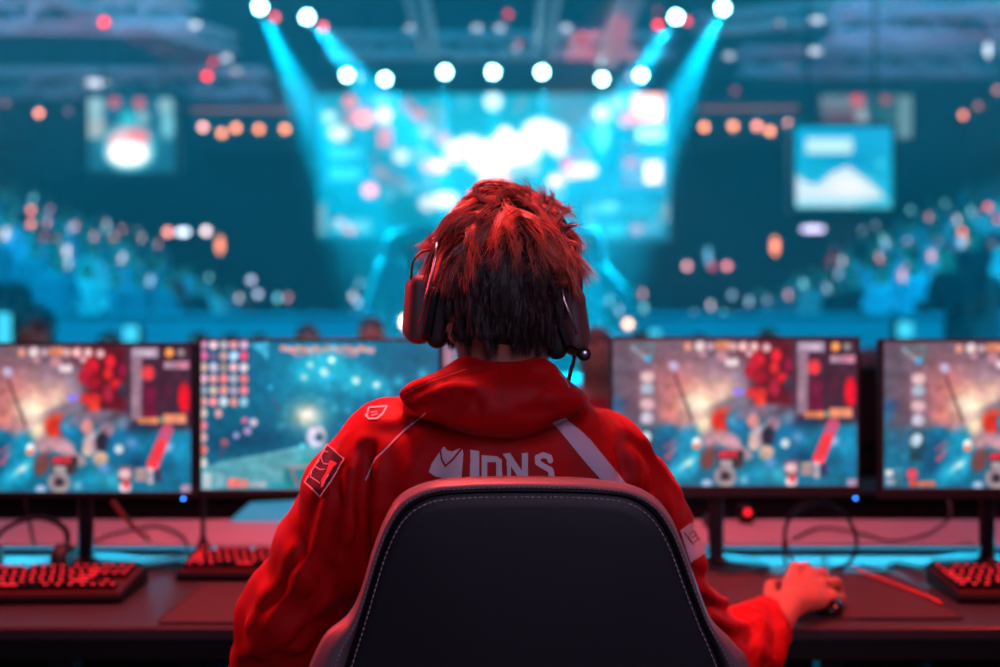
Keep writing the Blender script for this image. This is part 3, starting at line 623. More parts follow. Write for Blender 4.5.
for x0, x1 in ((-.66, -.38), (.74, 1.02)):
    b = MB(); b.tube([(x0, .05, DZ - .19), (x1, .45, DZ - .06)], .013, 8); b.build('brace', mat('brace_steel', (70, 120, 140), .3, .6), desk)
# raised shelf at the back with a cyan LED strip under its front edge
shelf = empty('desk_shelf', (0, 2.12, 0)); tag(shelf, 'low pinkish shelf along the back of the desk with cyan strip light under its edge', 'shelf')
b = MB(); b.box((0, .14, DZ + .022), (4.3, .28, .009), bev=.002); b.build('board', M_shelf, shelf)
for x in (-1.6, -.55, .3, 1.25):
    b = MB(); b.box((x, .15, DZ + .0085), (.03, .2, .0165)); b.build('foot', M_dark, shelf)
b = MB(); b.box((0, .012, DZ + .0155), (4.2, .008, .0035)); b.build('light_strip', emit_mat('cyan_strip', (30, 190, 240), 1.5), shelf)
for i, x in enumerate((-1.15, -.38, .38, 1.15)):
    ld = bpy.data.lights.new('strip_glow', 'AREA'); ld.shape = 'RECTANGLE'; ld.size = .76; ld.size_y = .006; ld.color = (.02, .62, 1.0); ld.energy = .42
    lo = bpy.data.objects.new('strip_glow', ld); COL.objects.link(lo); lo.parent = shelf; lo.location = (x, .004, DZ + .0155); lo.rotation_euler = (R(-60), 0, 0)
b = MB(); b.box((0, 2.62, .39), (4.4, .03, .78), bev=.004); b.box((0, 2.62, .79), (4.44, .05, .02), bev=.004)
tag(b.build('desk_divider', M_dark), 'black divider panel standing between the two desk rows', 'divider')

# ---- monitor pictures (units: the photo's pixels on the monitor right of the player)
def pic_game():
    c = Canvas(613, 340, 857, 486, (110, 88, 104), .75)
    c.grad(340, 486, (112, 88, 104), (30, 110, 140)); c.rect(600, 425, 870, 500, (12, 112, 148), 1, 8)
    c.blob(635, 400, 30, 40, (120, 84, 100), .8); c.blob(680, 385, 34, 30, (200, 110, 112), 1); c.blob(672, 412, 18, 16, (225, 120, 115), .9); c.blob(720, 372, 34, 14, (170, 130, 148), .9); c.blob(742, 385, 22, 22, (150, 125, 145), .8)
    c.blob(702, 400, 27, 21, (255, 190, 160), 1); c.blob(722, 388, 14, 11, (255, 200, 185), .9); c.blob(699, 404, 15, 12, (255, 248, 225), 1); c.blob(705, 427, 12, 14, (255, 225, 195), 1); c.blob(690, 426, 14, 10, (230, 150, 145), .8)
    c.line(675, 376, 692, 420, 2.6, (95, 60, 70), .9); c.line(668, 345, 640, 350, 2, (140, 120, 130), .4)
    # red banner side
    c.rect(752, 336, 796, 410, (92, 22, 36), 1, 16); c.blob(745, 350, 16, 12, (120, 50, 64), .8)
    for x, y, rx, ry, col in ((757, 362, 8, 12, (205, 28, 48)), (776, 356, 5, 7, (245, 35, 55)), (774, 368, 5, 6, (250, 45, 50)), (782, 378, 6, 5, (225, 30, 45)), (760, 376, 9, 8, (150, 22, 40)), (757, 393, 11, 6, (228, 45, 48)), (760, 404, 6, 9, (235, 60, 48)), (774, 387, 5, 9, (175, 35, 62)), (788, 365, 4, 6, (150, 22, 66)), (749, 371, 5, 7, (180, 30, 50)), (789, 384, 5, 8, (60, 50, 70))):
        c.blob(x, y, rx, ry, col, 1, hard=1.6)
    c.rect(794, 336, 860, 424, (68, 38, 58), 1, 6); c.rect(797, 352, 808, 414, (172, 135, 155), .9, 3); c.rect(809, 380, 822, 420, (128, 26, 66), .9, 5)
    c.blob(814, 367, 6.5, 7.5, (245, 60, 72), 1, hard=1.8); c.blob(850, 392, 6, 15, (245, 22, 45), 1, hard=1.8); c.blob(832, 385, 5, 10, (110, 30, 60), .6)
    c.rect(797, 342, 824, 352, (190, 165, 190), .95, 2); c.rect(802, 346, 818, 349, (225, 205, 220), .8); c.blob(835, 347, 4.5, 4.8, (255, 165, 85), 1, hard=2.5); c.blob(847, 347, 4, 4, (150, 140, 145), 1, hard=2); c.rect(830, 355.5, 855, 363, (190, 150, 170), 1, 1.5); c.rect(842, 358, 855, 360, (245, 70, 120))
    c.rect(804, 411.5, 824, 418, (255, 148, 92), 1, 2); c.rect(829, 408, 852, 417.5, (248, 145, 108), 1, 2); c.blob(827, 414, 2.5, 3, (150, 190, 150), 1)
    # top row of round icons
    for x, y, r, col in ((688, 347, 4.4, (240, 150, 135)), (700, 346, 5, (250, 225, 225)), (710, 347, 4, (215, 175, 185)), (719, 346, 4.5, (250, 150, 100)), (726, 346, 4.5, (245, 145, 105)), (733, 347, 4.2, (235, 185, 180)), (743, 347, 4.6, (250, 195, 190)), (754, 347, 4.4, (245, 195, 195)), (766, 348, 4.4, (240, 180, 185)), (749, 354, 3, (235, 180, 185)), (703, 354, 4, (190, 140, 155)), (722, 356, 6, (200, 140, 150))): c.blob(x, y, r, r, col, .95, hard=2)
    c.rect(725, 359, 738, 366.5, (238, 215, 225), 1, 2); c.blob(674, 366, 5, 5, (195, 180, 215), 1, hard=1.6); c.blob(738.5, 392, 5.5, 3.6, (150, 130, 255), 1, hard=1.6)
    c.line(631, 347, 653, 345, 2.6, (80, 150, 150), .7); c.line(631, 347, 648, 360, 3, (150, 165, 175), .7); c.line(653, 345, 651, 358, 2.6, (70, 145, 145), .7); c.blob(648, 359, 3.6, 3.6, (70, 165, 220), 1, hard=2)
    for y, col in ((377, (250, 205, 200)), (389, (175, 205, 222)), (404, (240, 185, 190)), (418, (225, 215, 235))): c.blob(647.5, y, 6.8, 5.6, col, 1, hard=2)
    c.rect(640, 370, 655, 424, (190, 165, 185), .25, 2)
    # small map frame and cyan field
    c.blob(618, 404, 8, 7, (20, 90, 140), .9); c.blob(615, 415, 8, 6, (30, 120, 165), .8); c.rect(638, 428, 656, 460, (40, 90, 105), .9, 1.5); c.rect(640, 430, 654, 458, (25, 70, 88), .9, 1.5); c.blob(645, 438, 5.5, 7, (200, 220, 235), 1, rot=35, hard=2)
    c.blob(668, 434, 12, 9, (8, 110, 150), 1, hard=1.5); c.blob(662, 455, 10, 20, (8, 90, 130), 1, hard=1.5); c.line(667, 457, 684, 438, 5, (190, 100, 125), .9); c.line(665, 447, 675, 440, 3, (165, 95, 120), .9)
    c.blob(690, 445, 14, 20, (12, 150, 190), 1, hard=1.5, rot=20); c.blob(684, 467, 26, 12, (14, 150, 190), 1, rot=-38, hard=1.6); c.blob(686, 464, 13, 5, (110, 225, 245), 1, rot=-38); c.blob(688, 463, 6, 2.6, (240, 255, 255), 1, rot=-38); c.blob(697, 442, 4.6, 4.6, (245, 245, 250), 1, hard=2); c.blob(696.5, 446, 4.4, 3.2, (240, 150, 120), 1, hard=2)
    c.blob(711, 436, 11, 12, (175, 135, 145), 1, hard=1.6); c.blob(703, 425, 8, 8, (255, 230, 190), .9)
    # fighter: red helmet, blue visor, pale arm, ring shaped emblem
    c.blob(732, 407, 20, 8, (130, 120, 138), .9, rot=-8, hard=1.6); c.blob(722, 420, 11, 12, (225, 48, 34), 1, hard=1.8); c.blob(735, 421, 9.5, 11, (16, 115, 165), 1, hard=1.8); c.blob(733, 421, 4.5, 5, (90, 190, 235), .9); c.blob(722, 411, 9, 3, (240, 100, 75), .9, rot=-15)
    c.line(722, 438, 748, 456, 9, (218, 165, 178)); c.blob(728, 440, 13, 8, (200, 150, 160), 1, rot=25, hard=1.6); c.blob(708, 458, 8, 12, (122, 70, 70), 1, rot=15, hard=1.6); c.rect(718, 450, 744, 468, (70, 42, 46), 1, 2); c.rect(719, 451, 737, 457, (236, 52, 72), 1, 2); c.rect(720, 460, 732, 466, (190, 175, 180), 1, 2)
    c.blob(725, 476, 11.5, 11, (172, 152, 160), 1, hard=3); c.blob(725, 476, 6.5, 6, (110, 90, 98), 1, hard=3); c.blob(725, 476, 3.6, 3.4, (38, 32, 42), 1, hard=2.5); c.blob(707, 483, 5, 4, (175, 190, 215), .9, hard=2)
    # others on the right
    c.blob(756, 412, 24, 6, (128, 118, 140), .9, rot=-12, hard=1.6); c.blob(753, 421, 6, 7, (225, 140, 140), 1, hard=2); c.blob(757, 437, 8, 12, (208, 165, 178), 1, rot=15, hard=1.8); c.blob(753, 444, 5, 6, (240, 195, 190), 1, hard=1.8); c.line(760, 432, 770, 420, 4, (170, 185, 205)); c.blob(773, 424, 7, 8, (175, 125, 150), .9, hard=1.8); c.blob(789, 417, 8, 8, (120, 150, 180), .8)
    c.blob(768, 436, 7, 10, (42, 36, 56), 1, hard=1.6); c.blob(766, 453, 7.5, 7.5, (240, 180, 155), 1, hard=2); c.blob(790, 440, 16, 14, (14, 118, 168), 1, hard=1.6); c.blob(785, 443, 4.5, 4.5, (230, 240, 250), 1, hard=1.8); c.blob(797, 437, 6, 6, (110, 165, 215), .9); c.blob(808, 423, 14, 6, (6, 66, 104), .9); c.blob(802, 460, 16, 10, (6, 60, 98), .9)
    c.blob(847, 445, 17, 20, (16, 148, 195), 1); c.blob(834, 441, 6, 5, (140, 205, 235), 1); c.blob(832, 462, 14, 10, (8, 88, 128), .8); c.line(833, 424, 819, 458, 12, (225, 75, 115), .85); c.line(827, 438, 818, 459, 11, (252, 60, 72), 1); c.blob(755, 470, 14, 14, (14, 140, 170), .9); c.blob(782, 474, 18, 10, (60, 190, 210), .8)
    c.blob(770, 463, 7, 6, (95, 145, 210), .9); c.rect(784, 460, 799, 476, (120, 85, 110), .9, 2); c.blob(791, 468, 6, 5, (245, 195, 200), 1, hard=2); c.blob(791, 481, 6, 5, (240, 215, 220), 1, hard=2); c.blob(792, 478, 3.5, 5, (235, 60, 70), .9, hard=2)
    c.rect(801, 462, 813, 475, (170, 140, 140), 1, 2); c.rect(813.5, 462, 819, 478, (205, 190, 205), 1, 1.5); c.rect(820, 463, 828, 475, (60, 60, 90), .9, 2); c.rect(847, 478.5, 857, 486, (190, 155, 185), 1, 2); c.blob(744, 480, 5, 5, (120, 190, 215), .9)
    c.rect(613, 466, 632, 484, (150, 160, 175), .35, 2); c.rect(615, 468, 622, 474, (230, 220, 225), .9); c.rect(615, 477, 624, 482, (205, 205, 215), .8); c.blob(641, 472, 5.5, 6, (240, 75, 95), 1, hard=2); c.rect(638, 478, 646, 484, (235, 75, 55), 1, 2); c.rect(647, 479, 664, 484, (230, 120, 75), 1, 2)
    c.grain(3, .07, 9); return c
def pic_map():
    c = Canvas(203, 342, 440, 490, (0, 104, 140), .75)
    c.blob(330, 370, 60, 34, (4, 150, 190), 1); c.blob(320, 372, 26, 16, (10, 178, 214), .8); c.blob(420, 370, 40, 40, (0, 98, 135), .8); c.blob(345, 400, 40, 22, (2, 140, 175), .7); c.blob(243, 440, 48, 16, (0, 70, 104), .9); c.blob(385, 415, 40, 16, (0, 84, 120), .8)
    c.poly([(203, 468), (230, 460), (262, 455), (300, 447), (345, 446), (440, 452), (440, 491), (203, 491)], (84, 165, 180), .9); c.blob(285, 470, 50, 12, (125, 180, 190), .5); c.rect(203, 484, 440, 492, (10, 150, 180), .6, 4); c.line(205, 470, 300, 449, 2, (120, 190, 200), .5)
    pal = [(235, 150, 195), (245, 200, 215), (205, 190, 200), (255, 165, 175), (225, 175, 215), (245, 110, 175), (110, 105, 140), (205, 160, 160), (175, 215, 245), (250, 90, 140), (225, 185, 165), (200, 195, 215), (170, 150, 140), (255, 200, 215), (240, 225, 240), (235, 175, 195), (240, 160, 165), (255, 135, 140), (200, 205, 225), (250, 130, 140), (165, 175, 190), (225, 200, 190), (230, 150, 140), (185, 180, 200), (250, 135, 155), (235, 165, 155), (255, 150, 155), (215, 235, 250), (245, 170, 165), (150, 215, 240)]
    c.rect(203, 342, 250, 406, (20, 60, 90), .5, 2)
    for r in range(6):
        for k in range(5): c.blob(205 + k * 10.1, 345.2 + r * 11.45, 4.3, 4.7, pal[r * 5 + k], 1, hard=3)
    for y, col in ((414, (235, 205, 195)), (426, (250, 130, 150)), (438, (225, 175, 170)), (450.5, (245, 125, 115)), (463, (215, 210, 200))): c.blob(204.5, y, 4.3, 4.8, col, 1, hard=3)
    c.blob(220, 414, 3.8, 4.4, (245, 180, 175), 1, hard=2.5)
    c.poly([(252, 345), (270, 343), (269, 360)], (70, 185, 225), .9)
    for k in range(24):
        x = 284 + k * 3.8 + (k % 3); c.blob(x, 349 + (k % 4) * .8, 3.2, 3.2, [(240, 150, 150), (215, 185, 185), (235, 165, 170)][k % 3], .9, hard=2)
    for x in (298, 304, 312, 320, 346, 352, 357): c.blob(x, 355.5, 2.4, 2, (225, 140, 150), .8, hard=2)
    for x, y, r in ((305.7, 378, 3), (312, 365.8, 3), (326, 372.5, 4.4), (333, 360.7, 3.6), (357.7, 381, 3.8), (378, 385.5, 3.2)):
        c.blob(x, y, r * 3.6, r * 3.2, (40, 205, 235), .8); c.blob(x, y, r, r, (215, 255, 255), 1, hard=2)
    for x, y, r in ((347, 389, 2.6), (323, 401, 2.4), (335.7, 409, 2.6), (378, 394, 2.4), (390, 393, 3), (400, 382, 4), (424, 374, 4), (329, 387, 2.6), (272, 388, 2), (350, 412, 2.5), (395, 410, 2.5)): c.blob(x, y, r * 1.4, r * 1.4, (60, 190, 225), .9)
    c.blob(309, 416, 24, 19, (140, 190, 190), .9); c.blob(309, 416, 12, 10, (255, 235, 215), 1); c.blob(310, 416, 5, 5, (255, 255, 250), 1)
    c.blob(318, 437, 10, 11, (225, 215, 235), 1, hard=2.5); c.blob(321, 438, 4.5, 4.5, (40, 100, 130), 1, hard=2); c.blob(304, 446.5, 2.8, 2.8, (90, 225, 255), 1, hard=2); c.blob(284, 426, 5, 3, (80, 170, 195), .7)
    for x, y, r, col in ((246, 421, 3, (225, 110, 150)), (255, 423, 4, (230, 205, 225)), (238, 436, 3.2, (165, 165, 220)), (249, 431.5, 4, (175, 150, 200)), (226, 443, 4, (170, 95, 110))): c.blob(x, y, r, r, col, .95, hard=2)
    c.line(226, 446, 222, 456, 4, (110, 70, 110), .6); c.line(274, 398, 281, 412, 2, (110, 70, 130), .6)
    c.rect(204, 473, 213, 490, (205, 215, 220), .9, 1.5); c.rect(215, 474, 226, 489, (150, 185, 195), .6, 1.5); c.rect(229, 479, 240, 488, (250, 120, 115), 1, 1.5); c.rect(240, 480, 249, 488, (240, 130, 120), 1, 1.5); c.rect(250, 482, 268, 488, (180, 175, 190), .9, 1.5); c.rect(286, 468, 330, 490, (20, 130, 140), .9, 3); c.line(290, 468, 320, 466, 3, (200, 150, 150), .8); c.line(294, 472, 299, 486, 3, (185, 110, 125), .8); c.blob(312, 462, 10, 4, (0, 150, 140), .8)
    c.grain(8, .06, 8); return c
MD = 1.95; K = MD / FPX
M_scr = screen_mat('monitor_display', 1.0)
GAME = pic_game().mesh('screen', 244 * K, 146 * K, M_scr); MAPM = pic_map().mesh('screen', 237 * K, 148 * K, M_scr)
M_bez = mat('bezel_plastic', (34, 28, 33), .5)
def monitor(x0, y0, w, h, me, mw, mh, label, stand_x, led, ry=0):
    """x0,y0: top left of the case in photo pixels, w,h its size"""
    a = P(x0 + w / 2, y0 + h / 2, MD); r = empty('monitor', (a.x, MD + .035, DZ)); tag(r, label, 'monitor', 'monitors along the desk')
    cz = a.z - DZ; W, H = w * K, h * K; r.rotation_euler.z = R(ry)
    yf = -.035
    s = link_mesh('screen', me, r); top = 3.2 * K; s.location = (0, yf - .0005, cz + H / 2 - top - mh / 2)
    q = MB(); side = (W - mw) / 2; bot = H - top - mh
    q.box((0, yf + .004, cz + H / 2 - top / 2), (W, .012, top), bev=.001); q.box((0, yf + .003, cz - H / 2 + bot / 2), (W, .014, bot), bev=.002)
    for sx in (-1, 1): q.box((sx * (W / 2 - side / 2), yf + .004, cz), (side, .012, H), bev=.001)
    q.build('bezel', M_bez, r)
    q = MB(); q.box((0, yf + .018, cz), (W, .022, H), bev=.004); q.box((0, yf + .04, cz), (W * .55, .035, H * .5), bev=.012); q.build('back_case', M_dark, r)
    sx = (stand_x - 500) * K - a.x
    q = MB(); q.box((sx, .03, (cz + .01) / 2), (.034, .016, cz), bev=.005); q.build('neck', M_metal, r)
    q = MB(); q.lathe((sx, .03, 0), [(.118, 0), (.12, .004), (.115, .008), (.03, .012), (.02, .02)], 32); q.v = [(x, .03 + (y - .03) * .75, z) for x, y, z in q.v]; q.build('base', M_dark, r, angle=40)
    if led:
        q = MB(); q.box(((led - 500) * K - a.x, yf - .004, cz - H / 2 - .002), (.006, .004, .004), bev=.001); q.build('power_light', emit_mat('blue_diode', (40, 130, 255), 8), r)
    return r
monitor(-56, 342.5, 250, 155, GAME, 244 * K, 146 * K, 'monitor with a red helmeted fighter, cut off by the left photo edge', 72, 184)
monitor(197, 338, 246, 159, MAPM, 237 * K, 148 * K, 'monitor showing columns of round icons over a teal map, left of the player', 395, None)
monitor(610, 336.5, 250, 160.5, GAME, 244 * K, 146 * K, 'monitor with the full picture of a red helmeted fighter, right beside the player', 723, 855)
monitor(881, 338.5, 250, 160.5, GAME, 244 * K, 146 * K, 'monitor cut off by the right edge of the photo, fighter scene only half visible', 1003, None)
# backs of the monitors on the opposite desk row
opp = empty('opposite_desk', (0, 2.95, 0)); tag(opp, 'dark desk of the opposing team beyond the divider panel', 'desk')
b = MB(); b.box((0, .1, .70), (4.6, .7, .03), bev=.004); b.build('desk_top', M_dark, opp)
for x in (-2.1, 0, 2.1):
    b = MB(); b.box((x, .1, .342), (.06, .6, .685), bev=.004); b.build('leg', M_metal, opp)
for (px, lb) in ((100, 'back of an opposing monitor behind the far left monitor'), (265, 'back of an opposing monitor behind the icon column monitor'), (705, 'back of an opposing monitor behind the fighter monitor beside the player'), (888, 'back of an opposing monitor filling the gap between the two right monitors')):
    p = P(px, 400, 3.0); r = empty('monitor', (p.x, 3.0, .715)); tag(r, lb, 'monitor', 'monitors of the opposing team')
    q = MB(); q.box((0, 0, .27), (.56, .03, .34), bev=.008); q.box((0, -.03, .27), (.3, .03, .18), bev=.012); q.build('back_case', M_dark, r)
    q = MB(); q.box((0, -.03, .13), (.05, .02, .24), bev=.005); q.build('neck', M_metal, r); q = MB(); q.lathe((0, -.02, 0), [(.12, 0), (.12, .006), (.03, .012)], 24); q.build('base', M_dark, r)
o = lamp('red_lamp', 'small red lamp glowing in the gap between the two right monitors', 'lamp', 871, 361, 4.6, 4.4, (255, 25, 40), 1.6, 'floor lamps')
b = MB(); b.tube([(0, .03, -.02), (0, .03, -o.location.z)], .012, 8); b.lathe((0, .03, -o.location.z), [(.14, 0), (.14, .012), (.02, .03)], 16); b.build('stand', M_black, o)
for (x, y, d, s, lb, c) in ((598, 352, 3.75, 1, 'person in a crimson top facing the player, half hidden behind the right shoulder', (235, 55, 70)), (876, 372, 3.9, 1, 'person in a black top facing the gap between the right monitors', (20, 24, 34))):
    me = person_mesh('body', [mat('team_top', c, .8, noise=(7, .12)), M_skin, M_rhair, M_trs]); p = P(x, y, d)
    o = link_mesh('person', me); o.location = (p.x, p.y, p.z - 1.24); tag(o, lb, 'person', 'people across the desks')

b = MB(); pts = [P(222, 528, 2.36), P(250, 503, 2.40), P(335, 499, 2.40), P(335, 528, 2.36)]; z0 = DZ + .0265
b.loft([[p for p in pts], [p + Vector((0, .006, 0)) for p in pts]]); o = b.build('cyan_lit_panel', emit_mat('cyan_light_glow', (20, 150, 190), .85)); tag(o, 'slanted panel behind the shelf beside the left sleeve, cyan light put in as glow', 'panel')  # cyan light falling on the panel is put in as emission
for (x, y, d, lb) in ((745, 510, 2.36, 'small red glowing power button box on the shelf right of the monitor neck'), (711, 520, 2.30, 'small red glowing box on the shelf left of the monitor neck')):
    p = P(x, y, d); q = MB(); h = p.z - (DZ + .0265) + .012; q.box((0, 0, h / 2), (.034, .05, h), bev=.004); o = q.build('signal_box', M_dark); o.location = (p.x, p.y, DZ + .0265); tag(o, lb, 'box', 'red signal boxes on the shelf')
    q = MB(); q.lathe((0, -.026, h - .013), [(.006, -.002), (.009, 0), (.009, .003)], 16, 'y'); q.build('lens', emit_mat('signal_red', (255, 30, 45), 2.0), o)
# ---- keyboards
M_capm = mat('keycap_plastic', (14, 13, 16), .6, spec=.12); M_leg = emit_mat('keycap_legend', (255, 32, 44), 3.0); M_glow = emit_mat('key_backlight', (255, 20, 25), .12)
M_kb = mat('keyboard_case', (18, 18, 22), .6, noise=(8, .15), spec=.2)
_cap = {}
def cap_mesh(w, leg=1.0):
    k = round(w, 2)
    if k in _cap: return _cap[k]
    q = MB(); W = .0186 * w + .0004 * (w - 1) - .0026; a, t = W / 2, W / 2 - .0022
    ring = lambda hx, hy, z: [(-hx, -hy, z), (hx, -hy, z), (hx, hy, z), (-hx, hy, z)]
    q.loft([ring(a, .0081, 0), ring(a, .0081, .002), ring(t + .0004, .0063, .0082), ring(t, .006, .0088)])
    lw = min(.0036 if w < 1.4 else .0075 * min(w, 2.2), t * .9)
    q.add([(-lw, -.0022, .0090), (lw, -.0022, .0090), (lw, .0026, .0090), (-lw, .0026, .0090)], [(0, 1, 2, 3)], 1)
    _cap[k] = q.mesh('keycap', [M_capm, M_leg]); return _cap[k]
ROWS = [[1, -1, 1, 1, 1, 1, -.5, 1, 1, 1, 1, -.5, 1, 1, 1, 1], [1] * 13 + [2], [1.5] + [1] * 12 + [1.5], [1.75] + [1] * 11 + [2.25], [2.25] + [1] * 10 + [2.75], [1.25, 1.25, 1.25, 6.25, 1.25, 1.25, 1.25, 1.25]]
def keyboard(x, y, rz, label):
    r = empty('keyboard', (x, y, DZ), (0, 0, R(rz))); tag(r, label, 'keyboard', 'mechanical keyboards on the desk')
    q = MB(); prof = [(-.072, .002), (-.074, .014), (-.07, .019), (.068, .034), (.073, .031), (.073, .002)]
    q.loft([[(sx, a, c) for a, c in prof] for sx in (-.182, .182)]); q.build('case', M_kb, r)
    tilt = math.atan2(.015, .138); q = MB(); q.box((0, -.001, .0275), (.350, .128, .0015), rot=(tilt, 0, 0)); q.build('backlight', M_glow, r)
    for i, row in enumerate(ROWS):
        cx = -.1745; v = .0505 - i * .0192 - (0 if i else -.004)
        for w in row:
            if w < 0: cx += .019 * -w; continue
            o = link_mesh('keycap', cap_mesh(w), r); o.location = (cx + .0095 * w, v, .0292 + v * math.tan(tilt)); o.rotation_euler.x = tilt; cx += .019 * w
        for j in range(3 if i in (0, 1, 2, 5) else (1 if i == 4 else 0)):
            o = link_mesh('keycap', cap_mesh(1), r); k = j if i != 4 else 1; o.location = (.118 + .019 * k, v, .0292 + v * math.tan(tilt)); o.rotation_euler.x = tilt
    q = MB()
    for sx in (-1, 1): q.box((sx * .15, .055, .002), (.03, .014, .004))
    q.build('foot', M_dark, r)
    q = MB(); q.tube(spline([(-.06, .073, .018), (-.06, .1, .012), (-.03, .14, .006), (.03, .18, .004), (.04, .26, .004)], 6), .0028, 8); q.build('cable', M_cable, r)
    return r
# the main block leaves room for the arrow cluster, so the letters are set to a 15 unit row
for row in ROWS:
    tot = sum(abs(w) for w in row)
keyboard(-.915, 1.80, 2, 'red backlit keyboard in front of the far left monitor, keys facing the camera')
keyboard(1.068, 1.80, -2, 'red backlit keyboard cut off by the right edge of the photo')
keyboard(-.50, 1.965, 0, 'red backlit keyboard half hidden behind the left sleeve')

# ---- mouse pads, mouse, cables, microphone stand
def pad(x0, x1, y0, y1, label):
    q = MB(); cx, cy, hx, hy, r = (x0 + x1) / 2, (y0 + y1) / 2, (x1 - x0) / 2, (y1 - y0) / 2, .012; ring = []
    for sx, sy, a0 in ((1, 1, 0), (-1, 1, 90), (-1, -1, 180), (1, -1, 270)):
        for k in range(5): a = R(a0 + k * 22.5); ring.append((sx * (hx - r) + r * math.cos(a), sy * (hy - r) + r * math.sin(a)))
    q.loft([[(a, b_, z) for a, b_ in ring] for z in (0.0003, .004)]); o = q.build('mousepad', M_pad); o.location = (cx, cy, DZ); tag(o, label, 'mousepad', 'mouse pads on the desk')
    q = MB(); q.tube([(a, b_, .0042) for a, b_ in ring] + [(ring[0][0], ring[0][1], .0042)], .0011, 5); q.build('stitched_edge', mat('pad_edge', (28, 20, 24), .7), o)
    return o
pad(-.617, -.14, 1.615, 1.87, 'dark red-lit mouse pad beside the left sleeve')
pad(.33, .848, 1.638, 1.93, 'large mouse pad under the right hand')
def cable(name, pts, r, label, m=M_cable, cat='cable', group='cables on the desk'):
    pts = spline(pts, 8); o0 = pts[0].copy(); q = MB(); q.tube([p - o0 for p in pts], r, 8); o = q.build(name, m, None, True); o.location = o0; tag(o, label, cat, group); return o
Z = DZ + .004
cable('cable', [P(786, 566, 2.0), P(784, 545, 2.0), P(790, 515, 2.0), P(812, 500, 1.995), P(838, 508, 1.995), P(855, 532, 2.0), P(854, 556, 2.0), P(838, 569, 1.99), P(812, 571.5, 1.98), P(792, 560, 1.99), P(785, 530, 2.01), P(800, 510, 2.02), P(830, 500, 2.03)], .0042, 'round loop of black cable standing behind the right hand')
cable('cable', [P(860, 566, 1.94 + .07), (.80, 1.98, Z + .006), (.83, 1.93, Z + .003), (.86, 2.0, Z), (.90, 2.04, Z), (.93, 1.99, Z), (.99, 2.06, Z)], .003, 'thin black cable curling on the desk before the right shelf edge')
cable('cable', [(.78, 2.0, Z), (.785, 1.93, Z + .004), (.80, 1.86, Z + .006), (.825, 1.78, Z + .006), (.845, 1.72, Z + .003)], .0032, 'red lit mouse cable running down the right edge of the large mouse pad', mat('red_lit_cable', (200, 40, 50), .4))  # red light on the cable is put into its base colour
cable('cable', [P(112, 500, 2.0), P(124, 516, 2.01), P(138, 531, 2.05), P(149, 540, 2.1)], .0055, 'orange cable slanting down from the far left monitor', mat('orange_cable', (215, 80, 50), .4))
cable('cable', [P(96, 541, 2.13), P(112, 534, 2.18), P(140, 528, 2.25), P(158, 526, 2.3), P(178, 533, 2.2), P(186, 543, 2.13), (-.72, 2.05, Z), (-.78, 1.98, Z), (-.76, 1.9, Z)], .0035, 'black cable looping over the shelf below the two left monitors')
cable('cable', [(-.75, 2.02, Z), (-.70, 1.97, Z), (-.69, 2.0, Z), (-.73, 2.07, Z), (-.80, 2.05, Z), (-.84, 1.98, Z)], .003, 'thin dark cable coiled in the cyan glow behind the far left keyboard')
cable('cable', [P(792, 540, 2.16), P(820, 528, 2.25), P(860, 533, 2.2), P(890, 541, 2.14), P(925, 535, 2.19), P(948, 520, 2.22), P(950, 505, 2.1), P(946, 498, 2.0)], .0035, 'black cable drooping over the shelf below the right edge monitor')
cable('cable', [P(25, 500, 2.02), P(29, 520, 2.05), P(34, 545, 2.1)], .004, 'black cable hanging under the far left monitor')
st = empty('microphone_stand', ((203 - 500) / FPX * 2.06, 2.06, DZ)); tag(st, 'slim black pole stand with a cone foot between the two left monitors', 'stand')
b = MB(); b.lathe((0, 0, 0), [(.045, 0), (.045, .006), (.03, .012), (.012, .04), (.006, .06)], 24); b.build('cone_foot', M_dark, st, True)
b = MB(); b.tube([(0, 0, .05), (0, 0, .36)], .005, 10); b.build('pole', M_metal, st)
# padded phone-like recorder behind the left keyboard
r = empty('headset', (-1.02, 1.94, DZ)); tag(r, 'dark spare headset lying behind the far left keyboard at the photo edge', 'headset')
b = MB(); b.tube(spline([(-.08, 0, .03), (-.07, .03, .09), (0, .05, .115), (.07, .03, .09), (.08, 0, .03)], 6), .006, 8, flat=.6); b.build('headband', M_dark, r, True)
for sx in (-1, 1):
    b = MB(); b.lathe((sx * .08, 0, .035), [(.01, -.016), (.034, -.014), (.036, .0), (.03, .014), (.012, .014)], 20, 'x'); b.build('ear_cup', M_dark, r, True)
# =================================================================== THE PLAYER
M_skin2 = mat('player_skin', (176, 112, 92), .5, noise=(30, .05), bump=('noise', 160, .15, .0015))
M_jack = mat('jacket_fabric', (168, 0, 7), .6, noise=(14, .05), bump=('weave', 1100, .12, .0004), spec=.22)
M_print = mat('jacket_print', (200, 192, 205), .6)
M_trou = mat('player_trousers', (28, 28, 36), .8, noise=(12, .15))
person = empty('person', (0, 1.2, 0)) if False else None
HC = Vector((.0065, 1.158, 1.322))
